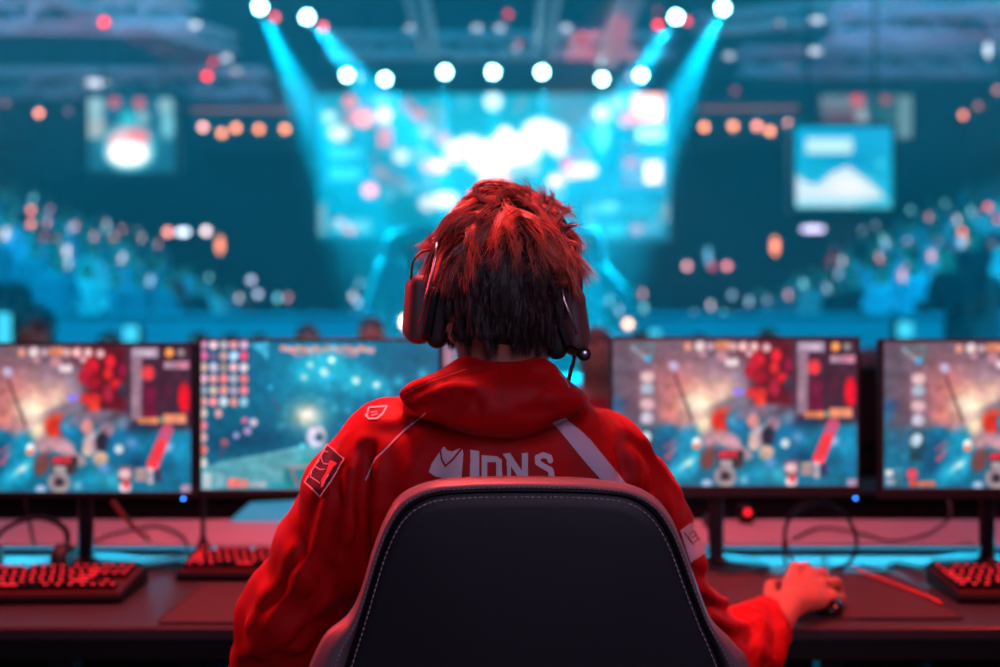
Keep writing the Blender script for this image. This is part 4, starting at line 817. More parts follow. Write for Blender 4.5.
# ---- body: head, neck, torso, arms, legs as one soft surface
f = Field((-.46, .95, .02), (.62, 1.95, 1.47), .0075)
f.add(f.cone((0, 1.24, .59), (0, 1.2, .85), .13, .125, .75), .04); f.add(f.cone((0, 1.2, .85), (0, 1.165, 1.06), .12, .115, .7), .05)
f.add(f.cone((-.13, 1.165, 1.08), (.13, 1.165, 1.08), .055, .055), .05); f.add(f.cone((0, 1.15, 1.1), (.004, 1.145, 1.26), .058, .056), .03)
HL, HR_ = Vector((-.20, 1.68, .775)), Vector((.510, 1.60, .776))
for sx, e, w in ((-1, Vector((-.305, 1.24, .785)), HL), (1, Vector((.300, 1.37, .76)), HR_)):
    J = ([(-.13, 1.17, 1.075), P(360, 497, 1.17), P(325, 550, 1.19), P(291, 612, 1.21), (-.30, 1.25, .79)] if sx < 0 else [(.11, 1.17, 1.07), P(630, 507, 1.20), P(662, 558, 1.26), (.268, 1.34, .812), (.305, 1.385, .752), (.405, 1.495, .745)])
    for a_, b_ in zip(J[:-1], J[1:]): f.add(f.cone(a_, b_, .037, .035), .02)
    e = Vector(J[-1]); f.add(f.cone(e, w, .042, .027), .02)
    k = Vector((sx * .14, 1.64, .53)); f.add(f.cone((sx * .085, 1.25, .54), k, .085, .06), .05); f.add(f.cone(k, (sx * .14, 1.62, .1), .06, .04), .03); f.add(f.cone((sx * .14, 1.62, .07), (sx * .15, 1.76, .05), .035, .03), .02)
f.add(f.ell(HC, (.077, .097, .112)), .02); f.add(f.ell(HC + Vector((0, .035, -.055)), (.058, .062, .068)), .03)
f.add(f.cone(HC + Vector((0, .095, -.005)), HC + Vector((0, .112, -.035)), .010, .015), .012)      # nose
for sx in (-1, 1):
    f.cut(f.ell(HC + Vector((sx * .032, .1, .0)), (.018, .016, .012)), .01); f.add(f.ell(HC + Vector((sx * .08, .0, -.015)), (.010, .02, .032)), .008)
f.add(f.ell(HC + Vector((0, .088, -.065)), (.024, .012, .009)), .006)
body_me = f.mesh('person', M_skin2, 2)
del f
# ---- the two hands at finer grain (their wrists run on inside the sleeves)
def hand(lo, hi, wrist, fore, mcps, chains, thumb):
    f = Field(lo, hi, .0026)
    f.add(f.cone(fore, wrist, .030, .026), 0); pc = sum((Vector(m) for m in mcps), Vector()) / 4
    for m in mcps: f.add(f.cone(wrist + (Vector(m) - wrist) * .15, m, .018, .0125), .014)
    for i in range(3): f.add(f.cone(wrist.lerp(Vector(mcps[i]), .6), wrist.lerp(Vector(mcps[i + 1]), .6), .0135, .0135), .014)
    for m in mcps: f.add(f.ell(Vector(m) + Vector((0, 0, .001)), (.0112, .0112, .0112)), .006)
    for i, ch in enumerate(chains):
        pts = [Vector(mcps[i])] + [Vector(c) for c in ch]; rr = (.0118, .0108, .0094, .0078) if i < 3 else (.0094, .0084, .0076, .0066)
        e = None
        for a, b, ra, rb in zip(pts[:-1], pts[1:], rr[:-1], rr[1:]):
            q = f.cone(a, b, ra, rb); e = q if e is None else np.minimum(e, q)
        f.add(e, .0045)
    e = None
    for a, b, ra, rb in zip(thumb[:-1], thumb[1:], (.019, .0145, .012), (.0145, .012, .0085)):
        q = f.cone(a, b, ra, rb); e = q if e is None else np.minimum(e, q)
    f.add(e, .012)
    for i in range(4):                             # tendons and knuckle hollows
        f.fold([wrist.lerp(Vector(mcps[i]), .35) + Vector((0, -.004, .014)), Vector(mcps[i]) + Vector((0, -.003, .012))], .004, .0011)
        if i < 3: m = (Vector(mcps[i]) + Vector(mcps[i + 1])) / 2; f.fold([m + Vector((0, .0, .010)), m + Vector((0, -.014, .013))], .0055, -.0045)
    return f.mesh('hand', M_skin2, 2)
mc = [P(795, 570, 1.69), P(811, 576, 1.70), P(824, 585, 1.695), P(833, 598, 1.68)]
ch = [[P(806, 567, 1.73), P(813, 588, 1.77), P(818, 598, 1.785)], [P(823, 573, 1.74), P(829, 590, 1.782), P(831, 600, 1.80)], [P(835, 582, 1.732), P(839, 597, 1.768), P(841, 606, 1.782)], [P(841, 597, 1.715), P(845, 607, 1.742), P(846, 613, 1.755)]]
th = [P(781, 610, 1.62), P(771, 598, 1.65), P(771, 586, 1.685), P(782, 583, 1.72)]
hand_r = hand((.44, 1.53, .73), (.72, 1.84, .86), HR_, HR_ + Vector((-.05, -.07, -.018)), mc, ch, th)
mcl = [Vector((-.145, 1.775, .80)), Vector((-.165, 1.785, .803)), Vector((-.187, 1.78, .80)), Vector((-.207, 1.765, .793))]
chl = [[m + Vector((.004, .035, .0)), m + Vector((.006, .055, -.02)), m + Vector((.006, .06, -.036))] for m in mcl]
hand_l = hand((-.29, 1.6, .73), (-.07, 1.88, .87), HL, HL + Vector((-.03, -.08, .0)), mcl, chl, [HL + Vector((.02, .02, -.003)), HL + Vector((.055, .05, -.008)), HL + Vector((.068, .08, -.014)), HL + Vector((.06, .105, -.02))])
# join into one body mesh
parts = []
for me in (body_me, hand_r, hand_l):
    v = np.empty(len(me.vertices) * 3, 'f4'); me.vertices.foreach_get('co', v); q = np.empty(len(me.loops), 'i4'); me.loops.foreach_get('vertex_index', q); parts.append((v.reshape(-1, 3), q.reshape(-1, 4)))
# the coarse body ends at each wrist, where the finer hand carries on
V = []; Q = []; off = 0
for v, q in parts: V.append(v); Q.append(q + off); off += len(v)
me = np_mesh('person', np.concatenate(V), np.concatenate(Q), True); me.materials.append(M_skin2)
player = link_mesh('person', me)
tag(player, 'person seen from behind in red hooded jacket, red-lit tousled hair, hand on mouse', 'person')
for sx in (-1, 1):
    b = MB(); b.lathe(HC + Vector((sx * .031, .083, .0)), [(.001, -.012), (.009, -.008), (.012, 0), (.009, .008), (.001, .012)], 14, 'y'); b.build('eye', mat('eye_white', (225, 220, 215), .2), player, True)

# ---- jacket
JD = 1.06
f = Field((-.46, .96, .60), (.62, 1.67, 1.28), .0048)
f.add(f.cone((0, 1.2, .66), (0, 1.185, .95), .165, .165, .78), .05); f.add(f.cone((0, 1.19, .92), (0, 1.16, 1.05), .165, .14, .74), .06)
f.add(f.cone((-.130, 1.165, 1.073), (.108, 1.165, 1.070), .073, .068), .05); f.add(f.cone((-.085, 1.15, 1.118), (.08, 1.15, 1.112), .05, .05), .05)
# sleeves
def sleeve(pts, rr, k):
    e = None
    for a, b, ra, rb in zip(pts[:-1], pts[1:], rr[:-1], rr[1:]):
        q = f.cone(a, b, ra, rb)
        if e is None: e = q
        else:
            h = np.clip(.5 + .5 * (e - q) / .035, 0, 1); e = e * (1 - h) + q * h - .035 * h * (1 - h)
    return e
sl = sleeve([P(394, 455, 1.17), P(362, 499, 1.17), P(327, 552, 1.19), P(294, 612, 1.21), Vector((-.30, 1.25, .79)), Vector((-.25, 1.45, .79)), Vector((-.205, 1.63, .788))], [.076, .068, .063, .064, .066, .056, .040], .03)
sr = sleeve([P(598, 462, 1.17), P(630, 505, 1.20), P(662, 556, 1.26), Vector((.272, 1.34, .812)), Vector((.310, 1.39, .755)), Vector((.405, 1.495, .742)), Vector((.468, 1.562, .757))], [.070, .060, .053, .067, .068, .058, .045], .03)
f.add(sl, .016); f.add(sr, .016)
f.cut(f.cone((.476, 1.571, .760), (.55, 1.65, .80), .036, .04), .004); f.cut(f.cone((-.205, 1.63, .788), (-.2, 1.72, .788), .031, .034), .004)
# cuff bands
f.fold([Vector((.466, 1.568, .785))] * 2, .001, 0)
# arm/torso creases
def surf(px, py):
    dv = Vector(((px - 500) / FPX, 1, -(py - HZ) / FPX)); t = .97
    while t < 1.6:
        q = Vector((0, 0, EYE)) + dv * t; i = [int(round((q[k] - float(f.lo[k])) / f.h)) for k in range(3)]
        if all(0 <= i[k] < f.n[k] for k in range(3)) and f.d[i[0], i[1], i[2]] < .001: return q
        t += .002
    return None
def pf(pp, d, w, a, sy=1.0):
    a *= 1.15; w *= .85; n_ = len(pp); pts = []
    for i, (x, y) in enumerate(pp):
        q = surf(x, y); dd = d if not isinstance(d, tuple) else d[0] + (d[1] - d[0]) * i / (n_ - 1)
        pts.append(q if q is not None and abs(q.y - dd) < .09 else P(x, y, dd))
    return f.fold(pts, w, a, sy)
def pf_old(pp, d, w, a, sy=1.0):
    f.fold([P(x, y, d if not isinstance(d, tuple) else d[0] + (d[1] - d[0]) * i / (len(pp) - 1)) for i, (x, y) in enumerate(pp)], w, a, sy)
pf([(370, 450), (363, 500), (362, 560), (364, 640)], (1.10, 1.12), .010, -.020)
pf([(352, 455), (347, 500), (344, 540)], (1.10, 1.12), .010, .006)
pf([(378, 470), (380, 540), (384, 620)], 1.08, .012, .006)
pf([(345, 440), (352, 470), (350, 520), (335, 560)], (1.10, 1.12), .012, .008)
pf([(335, 455), (330, 500), (308, 560), (270, 625)], (1.12, 1.17), .011, .007)
pf([(318, 500), (298, 560), (262, 610)], (1.13, 1.17), .009, -.006)
pf([(342, 530), (322, 580), (296, 640)], (1.12, 1.15), .010, -.006)
pf([(296, 545), (276, 590), (246, 628)], (1.15, 1.18), .008, .006)
pf([(240, 655), (280, 640), (330, 600)], (1.17, 1.14), .010, .008)
pf([(300, 660), (335, 625), (350, 600)], (1.14, 1.13), .010, -.010)
pf([(382, 431), (394, 433), (408, 430)], (1.11, 1.09), .009, -.003)
pf([(372, 420), (390, 422), (415, 419)], (1.12, 1.09), .007, .003)
pf([(362, 440), (380, 452), (372, 480)], 1.10, .009, .006)
# right shoulder and sleeve
pf([(598, 408), (612, 430), (622, 470)], (1.11, 1.12), .010, -.009)
pf([(606, 414), (626, 432), (638, 480)], (1.12, 1.13), .009, .010)
pf([(630, 440), (652, 462), (660, 510), (668, 545)], (1.12, 1.17), .010, -.010)
pf([(645, 440), (668, 475), (690, 520)], (1.14, 1.19), .009, .006)
pf([(648, 480), (650, 520)], 1.13, .008, .006)
for k, (pp, a) in enumerate((([(700, 575), (716, 584), (733, 590)], -.008), ([(696, 590), (716, 600), (738, 602)], .006), ([(702, 602), (722, 612), (744, 610)], -.009), ([(710, 615), (730, 625), (752, 622)], .007), ([(715, 630), (736, 640), (752, 636)], -.007))): pf(pp, (1.28, 1.38), .010, a)
for k, (pp, d, a) in enumerate((([(748, 602), (752, 622), (748, 650)], 1.40, -.007), ([(758, 600), (764, 622), (758, 660)], 1.44, .006), ([(768, 600), (776, 628), (768, 665)], 1.48, -.006), ([(776, 602), (786, 630), (780, 662)], 1.51, .005), ([(784, 606), (794, 628), (790, 652)], 1.535, -.006))): pf(pp, d, .009, a)
# hood
f.add(f.ell((-.008, 1.076, 1.182), (.112, .048, .036), (0, 2, 0)), .010)
f.add(f.ell((.0, 1.070, 1.172), (.070, .048, .037)), .016)
f.add(f.cone((-.088, 1.10, 1.182), (-.040, 1.085, 1.213), .016, .020), .012); f.add(f.cone((-.108, 1.115, 1.176), (-.088, 1.10, 1.184), .010, .018), .012)
f.add(f.cone((.088, 1.105, 1.172), (.045, 1.088, 1.208), .018, .022), .014); f.add(f.cone((.088, 1.11, 1.172), (.094, 1.15, 1.165), .020, .018), .014)
f.add(f.cone((-.1, 1.115, 1.174), (-.092, 1.16, 1.17), .018, .018), .014)
f.add(f.cone((-.042, 1.082, 1.207), (.05, 1.082, 1.207), .020, .020), .012)
f.add(f.cone((-.085, 1.16, 1.17), (-.05, 1.235, 1.13), .020, .022), .014); f.add(f.cone((.088, 1.15, 1.165), (.05, 1.235, 1.13), .020, .022), .014)
f.cut(f.cone((.003, 1.145, 1.16), (.004, 1.142, 1.32), .052, .068), .008)
rs_ = np.random.RandomState(4)
for k in range(16):
    wl = rs_.uniform(.028, .075); dr = rs_.normal(size=3); dr[2] = dr[2] * .28 + dr[0] * .3; dr /= np.linalg.norm(dr); kx = [float(v) * 6.2832 / wl for v in dr]; ph = float(rs_.uniform(0, 6.28))
    f.d = (f.d + float(.00075 * (wl / .05)) * np.clip((1.135 - f.Z) / .03, .15, 1) * np.sin(kx[0] * f.X + kx[1] * f.Y + kx[2] * f.Z + ph + 1.5 * np.sin(f.Z * 31 + ph) )).astype('f4')
pf([(399, 395), (430, 381), (468, 369), (500, 365)], (1.085, 1.055), .0036, .0022)
pf([(402, 399), (432, 386), (468, 374), (498, 370)], (1.08, 1.05), .0040, -.0022)
pf([(430, 378), (470, 396), (500, 400)], (1.06, 1.03), .006, -.003)
pf([(474, 384), (486, 400), (482, 418)], 1.025, .006, .003)
pf([(540, 372), (548, 392), (540, 412)], (1.05, 1.03), .007, -.003)
pf([(556, 380), (566, 395), (562, 408)], (1.06, 1.05), .006, .003)
pf([(402, 400), (425, 389), (448, 380)], (1.09, 1.06), .006, -.006)
pf([(400, 395), (424, 380), (452, 368)], (1.09, 1.06), .006, .004)
pf([(412, 408), (440, 396), (462, 398), (478, 408)], (1.05, 1.02), .009, -.007)
pf([(420, 400), (448, 386), (476, 388)], (1.06, 1.03), .008, .006)
pf([(408, 412), (436, 418), (466, 425)], (1.05, 1.02), .008, .005)
pf([(455, 392), (470, 402), (472, 415)], 1.025, .007, .005)
pf([(436, 402), (448, 410), (462, 410)], 1.03, .006, -.006)
pf([(505, 364), (508, 390), (504, 425)], (1.06, 1.02), .0022, -.0022)
pf([(535, 385), (556, 398), (575, 398)], (1.04, 1.06), .010, .004)
pf([(520, 412), (548, 410), (572, 402)], (1.03, 1.05), .008, -.004)
pf([(393, 402), (430, 424), (470, 438), (505, 442), (545, 434), (584, 408)], (1.07, 1.07), .007, -.006)
jack_me = f.mesh('jacket', M_jack, 2); del f
jacket = link_mesh('jacket', jack_me, player); jacket['label'] = 'red hooded jacket with pale print and piping'
jb = BVHTree.FromObject(jacket, bpy.context.evaluated_depsgraph_get())
EYEP = Vector((0, 0, EYE))
def hit(px, py, off=.0012):
    d = Vector(((px - 500) / FPX, 1, -(py - HZ) / FPX)).normalized(); p, n, i, t = jb.ray_cast(EYEP, d)
    if p is None: return None
    if n.dot(d) > 0: n = -n
    return p + n * off
def stamp(name, test, x0, y0, x1, y1, m, parent, step=.35, off=.0012, label=None):
    """fabric print: the cells inside TEST, laid on the cloth"""
    nx, ny = int((x1 - x0) / step) + 1, int((y1 - y0) / step) + 1; idx = {}; v = []; fc = []
    def vert(i, j):
        if (i, j) not in idx:
            p = hit(x0 + i * step, y0 + j * step, off)
            if p is None: idx[(i, j)] = None
            else: idx[(i, j)] = len(v); v.append(p)
        return idx[(i, j)]
    for i in range(nx):
        for j in range(ny):
            if test(x0 + (i + .5) * step, y0 + (j + .5) * step):
                q = [vert(i, j), vert(i + 1, j), vert(i + 1, j + 1), vert(i, j + 1)]
                if None in q: continue
                if max((v[q[0]] - v[k]).length for k in q[1:]) < .012: fc.append(q)
    b = MB(); b.add(v, fc); o = b.build(name, m, parent, True)
    if label: o['label'] = label
    return o
def inpoly(pts):
    n = len(pts)
    def t(x, y):
        c = False
        for i in range(n):
            (ax, ay), (bx, by) = pts[i], pts[(i + 1) % n]
            if (ay > y) != (by > y) and x < ax + (y - ay) / (by - ay) * (bx - ax): c = not c
        return c
    return t
def seg(x, y, pts, w):
    for (ax, ay), (bx, by) in zip(pts[:-1], pts[1:]):
        dx, dy = bx - ax, by - ay; t = max(0, min(1, ((x - ax) * dx + (y - ay) * dy) / (dx * dx + dy * dy + 1e-9)))
        if math.hypot(x - ax - t * dx, y - ay - t * dy) < w / 2: return True
    return False
zc = lambda pts: [(410 + x / 6.25, 430 + y / 6.25) for x, y in pts]
leaf = inpoly(zc([(118, 262), (138, 208), (188, 135), (215, 104), (236, 130), (266, 135), (326, 112), (334, 150), (322, 302), (240, 305), (160, 290)])); vee = zc([(190, 120), (200, 185), (224, 226), (270, 185), (328, 112)])
stamp('print_emblem', lambda x, y: leaf(x, y) and not seg(x, y, vee, 1.9), 427, 445, 465, 484, M_print, jacket, label='pale grey emblem of two leaves')
polyI = inpoly(zc([(378, 125), (432, 133), (432, 340), (374, 340)]))
polyn = [inpoly(zc(q)) for q in ([(447, 158), (482, 165), (482, 340), (447, 340)], [(447, 158), (545, 165), (572, 185), (572, 202), (447, 200)], [(538, 180), (573, 180), (578, 340), (540, 340)])]
polyN = [inpoly(zc(q)) for q in ([(605, 160), (632, 200), (632, 340), (608, 340)], [(580, 150), (625, 143), (735, 310), (735, 340), (705, 340)], [(700, 147), (737, 143), (737, 340), (700, 340)])]
pathS = zc([(874, 192), (868, 170), (832, 158), (796, 172), (798, 205), (835, 228), (876, 250), (884, 290), (860, 325), (810, 330), (782, 310)])
stamp('print_letters', lambda x, y: polyI(x, y) or any(p(x, y) for p in polyn) or any(p(x, y) for p in polyN) or seg(x, y, pathS, 5.6), 469, 450, 555, 484, M_print, jacket, label='pale grey letters across the back')
band = inpoly([(552, 422), (565, 417), (590, 440), (626, 484), (612, 492), (585, 462)]); stamp('stripe', band, 550, 415, 628, 494, mat('jacket_stripe', (190, 182, 205), .6), jacket, .45, label='wide lilac grey stripe')
stamp('piping', lambda x, y: seg(x, y, [(426, 413), (405, 430), (376, 459), (366, 480)], 1.3), 362, 405, 434, 484, M_print, jacket, .3, label='thin white piping')
stamp('piping', lambda x, y: seg(x, y, [(559, 374), (565, 380), (569, 388)], 1.0), 555, 370, 572, 392, M_print, jacket, .3)
shield = [(367, 417), (369, 408), (387, 406.5), (383, 414), (377, 419), (369, 419), (366, 415)]
stamp('shoulder_badge', lambda x, y: seg(x, y, shield + shield[:1], 1.5) or (seg(x, y, [(371, 413), (377, 412)], .8) or seg(x, y, [(372, 416), (377, 414.5)], .8)), 362, 402, 390, 422, mat('badge_thread', (240, 235, 240), .6), jacket, .3, label='small white shield badge')
pq = [(328.6, 445), (345.4, 459), (321.8, 496.6), (306, 482.5)]; pin = inpoly(pq); M_pt = mat('patch_cloth', (48, 8, 34), .7)
patch = stamp('sleeve_patch', pin, 303, 443, 348, 499, M_pt, jacket, .4, .0016, 'dark sleeve patch with white outline drawing')
zp = lambda pts: [(295 + x / 9.53, 430 + y / 9.53) for x, y in pts]
lines = [pq + pq[:1]]; thin = [zp([(330, 215), (290, 208), (262, 245), (262, 290), (285, 325), (330, 330)]), zp([(240, 300), (200, 345), (165, 400), (158, 455), (200, 480), (250, 510)]), zp([(205, 360), (250, 385), (300, 380)]), zp([(330, 430), (300, 480), (275, 540)])]
stamp('patch_outline', lambda x, y: any(seg(x, y, q, 1.1) for q in lines) or any(seg(x, y, q, .7) for q in thin), 303, 442, 348, 499, mat('patch_thread', (245, 190, 200), .6), patch, .3, .0024)
stamp('patch_blade', lambda x, y: inpoly(zp([(345, 295), (415, 320), (375, 350), (300, 480), (258, 560), (262, 480), (310, 400)]))(x, y), 320, 458, 342, 492, mat('patch_blade', (235, 70, 80), .6), patch, .35, .0021)
rq = [(679, 530), (691, 522), (709, 550), (690, 562)]
patch = stamp('sleeve_band', inpoly(rq), 676, 519, 712, 565, mat('band_cloth', (205, 190, 200), .7), jacket, .4, .0018, 'white sleeve band with a small dark emblem')
stamp('band_emblem', lambda x, y: any(seg(x, y, q, .9) for q in ([(683, 532), (692, 545)], [(688, 534), (692, 531), (697, 540)], [(690, 538), (695, 535)], [(692, 543), (698, 539)])), 680, 528, 702, 548, M_pt, patch, .3, .0026)
M_seam = mat('hood_seam', (120, 0, 8), .7)
stamp('seam', lambda x, y: seg(x, y, [(497, 362), (502, 378), (503, 402)], .8), 493, 360, 507, 404, M_seam, jacket, .3)
stamp('seam', lambda x, y: seg(x, y, [(404, 394), (432, 381), (466, 370)], .8), 400, 366, 470, 398, mat('hood_edge', (230, 60, 60), .6), jacket, .3)
# trousers and shoes
f = Field((-.26, 1.05, .0), (.26, 1.86, .78), .009)
f.add(f.cone((0, 1.24, .56), (0, 1.22, .66), .15, .15, .8), .03)
for sx in (-1, 1):
    k = Vector((sx * .14, 1.64, .53)); f.add(f.cone((sx * .085, 1.25, .54), k, .10, .078), .05); f.add(f.cone(k, (sx * .14, 1.62, .12), .076, .062), .03)
    f.fold([(sx * .14, 1.56, .62), (sx * .2, 1.62, .56)], .012, .008); f.fold([(sx * .08, 1.60, .25), (sx * .2, 1.60, .27)], .012, -.008)
link_mesh('trousers', f.mesh('trousers', M_trou, 2), player); del f
for sx in (-1, 1):
    f = Field((sx * .145 - .07, 1.56, -.002), (sx * .145 + .07, 1.86, .14), .006); f.add(f.cone((sx * .14, 1.62, .06), (sx * .15, 1.79, .045), .052, .042), .02); f.add(f.cone((sx * .14, 1.62, .06), (sx * .14, 1.62, .12), .05, .05), .02); f.cut(f.rbox((sx * .14, 1.7, -.1), (.2, .3, .1), .001), .004)
    link_mesh('shoe', f.mesh('shoe', mat('shoe_leather', (210, 208, 212), .5, noise=(10, .05)), 1), player)

# ---- hair
def hair():
    N0 = 560; rs = np.random.RandomState(11); guides = []; R0 = np.array([.080, .100, .115]); C = np.array(HC)
    crown = np.array([.12, -.25, .96]); crown /= np.linalg.norm(crown)
    tries = 0; K = 11
    vs, fs, cols = [], [], []; off = 0
    while len(guides) < N0 and tries < 20000:
        tries += 1
        u = rs.normal(size=3); u /= np.linalg.norm(u)
        x, y, z = u
        if z < -.60 or (y > .35 and z < .35) or (abs(x) > .75 and z < -.25 and y > -.2): continue
        guides.append(u)
    locks = [[(492, 208), (478, 197), (476, 187), (490, 182), (508, 184), (522, 192), (530, 201)], [(500, 206), (500, 192), (512, 188), (524, 197)], [(524, 210), (530, 198), (529, 189), (524, 184)], [(532, 212), (541, 202), (543, 193), (536, 187)], [(545, 214), (551, 205), (552, 197), (548, 192)],
             [(556, 222), (563, 214), (568, 209), (570, 207)], [(560, 232), (570, 226), (577, 226)], [(562, 245), (572, 243), (578, 248), (576, 258)], [(470, 212), (458, 212), (447, 220), (440, 234), (434, 252)], [(455, 225), (443, 236), (434, 252), (427, 272), (424, 286)], [(462, 235), (448, 252), (440, 272), (434, 290)],
             [(540, 240), (556, 256), (566, 272), (562, 284), (552, 282)], [(548, 235), (565, 250), (574, 266), (572, 282)], [(470, 232), (462, 255), (450, 275), (446, 296)], [(490, 228), (482, 250), (470, 268), (466, 280)], [(520, 230), (530, 250), (528, 268), (518, 274)], [(510, 225), (512, 245), (500, 262), (490, 268)],
             [(456, 318), (450, 328), (452, 338), (460, 342)], [(462, 314), (453, 324), (451, 336)]]
    LK = []
    for q in locks:
        pts = spline([P(a, b_, 1.075 if 225 < b_ < 300 and 450 < a < 560 else 1.10) for a, b_ in q], 6)
        idx = np.linspace(0, len(pts) - 1, K).round().astype(int); LK.append(np.array([tuple(pts[i]) for i in idx]))
    for gi, u in enumerate(guides + [None] * len(LK)):
        lock = None
        if u is None:
            lock = LK[gi - len(guides)]; u = (lock[0] - C) / R0; u = u / np.linalg.norm(u)
        x, y, z = u
        root = C + u * R0
        n = u / R0; n /= np.linalg.norm(n)
        fl = u - crown * u.dot(crown); fl = fl - n * fl.dot(n); fl /= np.linalg.norm(fl) + 1e-6
        sw = np.cross(n, fl)
        down = np.array([0, 0, -1.]) + n * n[2]; down /= np.linalg.norm(down) + 1e-6
        top = np.clip((z - .42 + .42 * abs(x) + .5 * max(y, 0)) / .22, 0, 1)       # 1 on the long top, 0 on the short back
        side = rs.uniform(-1, 1)
        wob = rs.normal(size=3) * .30
        L = (.022 + .012 * rs.rand()) * (1 - top) + (.046 + .030 * rs.rand() - .010 * abs(x)) * top
        lift = .16 * (1 - top) + (.50 + .35 * rs.rand() - .28 * abs(x)) * top
        if z > .8: lift += .1
        d = n * lift + (fl * top + down * (1 - top)) * (.75) + sw * (.55 * side * top + .12 * side) + wob * (.5 + .6 * top)
        d /= np.linalg.norm(d)
        curl = sw * rs.uniform(-1, 1) * (1.15 * top + .2)
        p = root.copy(); pts = [p.copy()]; st = L / (K - 1)
        for k in range(K - 1):
            t = k / (K - 1)
            d = d + (np.array([0, 0, -1.]) * (.17 * top + .22 * (1 - top)) + curl * .14 + rs.normal(size=3) * .05 * top)
            d /= np.linalg.norm(d); p = p + d * st
            q = (p - C) / (R0 * (1.015 + .02 * top)); qn = np.linalg.norm(q)
            if qn < 1: p = C + (p - C) / qn
            pts.append(p.copy())
        pts = np.array(pts)
        if lock is not None:
            pts = lock.copy(); top = 1.0
            for k in range(K):
                q = (pts[k] - C) / (R0 * 1.06); qn = np.linalg.norm(q)
                if qn < 1: pts[k] = C + (pts[k] - C) / qn
        red = np.clip((top - .3) / .4, 0, 1)  # auburn top strands, with the overhead red light put into their colour
        bright = rs.rand() > .2
        ns = int(26 + 12 * top)
        a, b = fl, sw
        rad = (.0095 + .001 * top) if lock is None else .0055
        for s in range(ns):
            r, th = rad * math.sqrt(rs.rand()), rs.rand() * 6.283
            o = (a * math.cos(th) + b * math.sin(th)) * r
            t = np.linspace(0, 1, K)[:, None]; fz = rs.normal(size=3) * .0022 * (1 + top)
            q = pts + o * (1 - .90 * t ** .7) + fz * t ** 2 + n * rs.rand() * .003
            cut = rs.uniform(.72, 1.0); q = q[0] + (q - q[0]) * cut if rs.rand() < .3 else q
            tg = np.gradient(q, axis=0); tg /= np.linalg.norm(tg, axis=1)[:, None] + 1e-9
            s1 = np.cross(tg, n + .01); s1 /= np.linalg.norm(s1, axis=1)[:, None] + 1e-9; s2 = np.cross(tg, s1)
            w = (.00036 * (1 - t ** 2.2) + .00006)
            ring = np.stack([q + s1 * w, q - s1 * w * .5 + s2 * w * .87, q - s1 * w * .5 - s2 * w * .87], 1)   # K,3,3
            vs.append(ring.reshape(-1, 3))
            i = np.arange(K - 1)[:, None] * 3
            for k in range(3):
                k2 = (k + 1) % 3; fs.append(np.concatenate([i + k, i + k2, i + 3 + k2, i + 3 + k], 1) + off)
            off += K * 3
            tone = rs.uniform(.75, 1.2)
            ca = np.array([.030, .011, .014]); cb = np.array([1.0, .20, .13]) if rs.rand() > (.15 if bright else .7) else np.array([.10, .015, .02])
            c = (ca * (1 - red) + cb * red) * tone
            cols.append(np.repeat(c[None], K * 3, 0))
    me = np_mesh('hair', np.concatenate(vs), np.concatenate(fs), True)
    at = me.color_attributes.new('LitTint', 'FLOAT_COLOR', 'POINT'); c = np.ones((off, 4), 'f4'); c[:, :3] = np.clip(np.concatenate(cols), 0, 1); at.data.foreach_set('color', c.ravel())
    m = bpy.data.materials.new('light_tinted_hair'); m.use_nodes = True; nt = m.node_tree; b = nt.nodes['Principled BSDF']
    A = nt.nodes.new('ShaderNodeAttribute'); A.attribute_name = 'LitTint'; nt.links.new(A.outputs['Color'], b.inputs['Base Color']); b.inputs['Roughness'].default_value = .27; b.inputs['Specular IOR Level'].default_value = .8
    me.materials.append(m); return me
ho = link_mesh('hair', hair(), player); ho['label'] = 'tousled hair, red top light put into its colour, over a dark short nape'
f = Field(tuple(HC - Vector((.1, .12, .13))), tuple(HC + Vector((.1, .12, .14))), .005)
f.add(f.ell(HC, (.0795, .1, .1155))); f.cut(f.rbox(HC + Vector((0, .13, -.12)), (.2, .12, .13), .02), .01); f.cut(f.rbox(HC + Vector((0, 0, -.22)), (.2, .2, .125), .02), .01)
link_mesh('scalp_hair', f.mesh('scalp_hair', mat('scalp_hair', (42, 20, 22), .7, noise=(90, .3)), 1), ho); del f

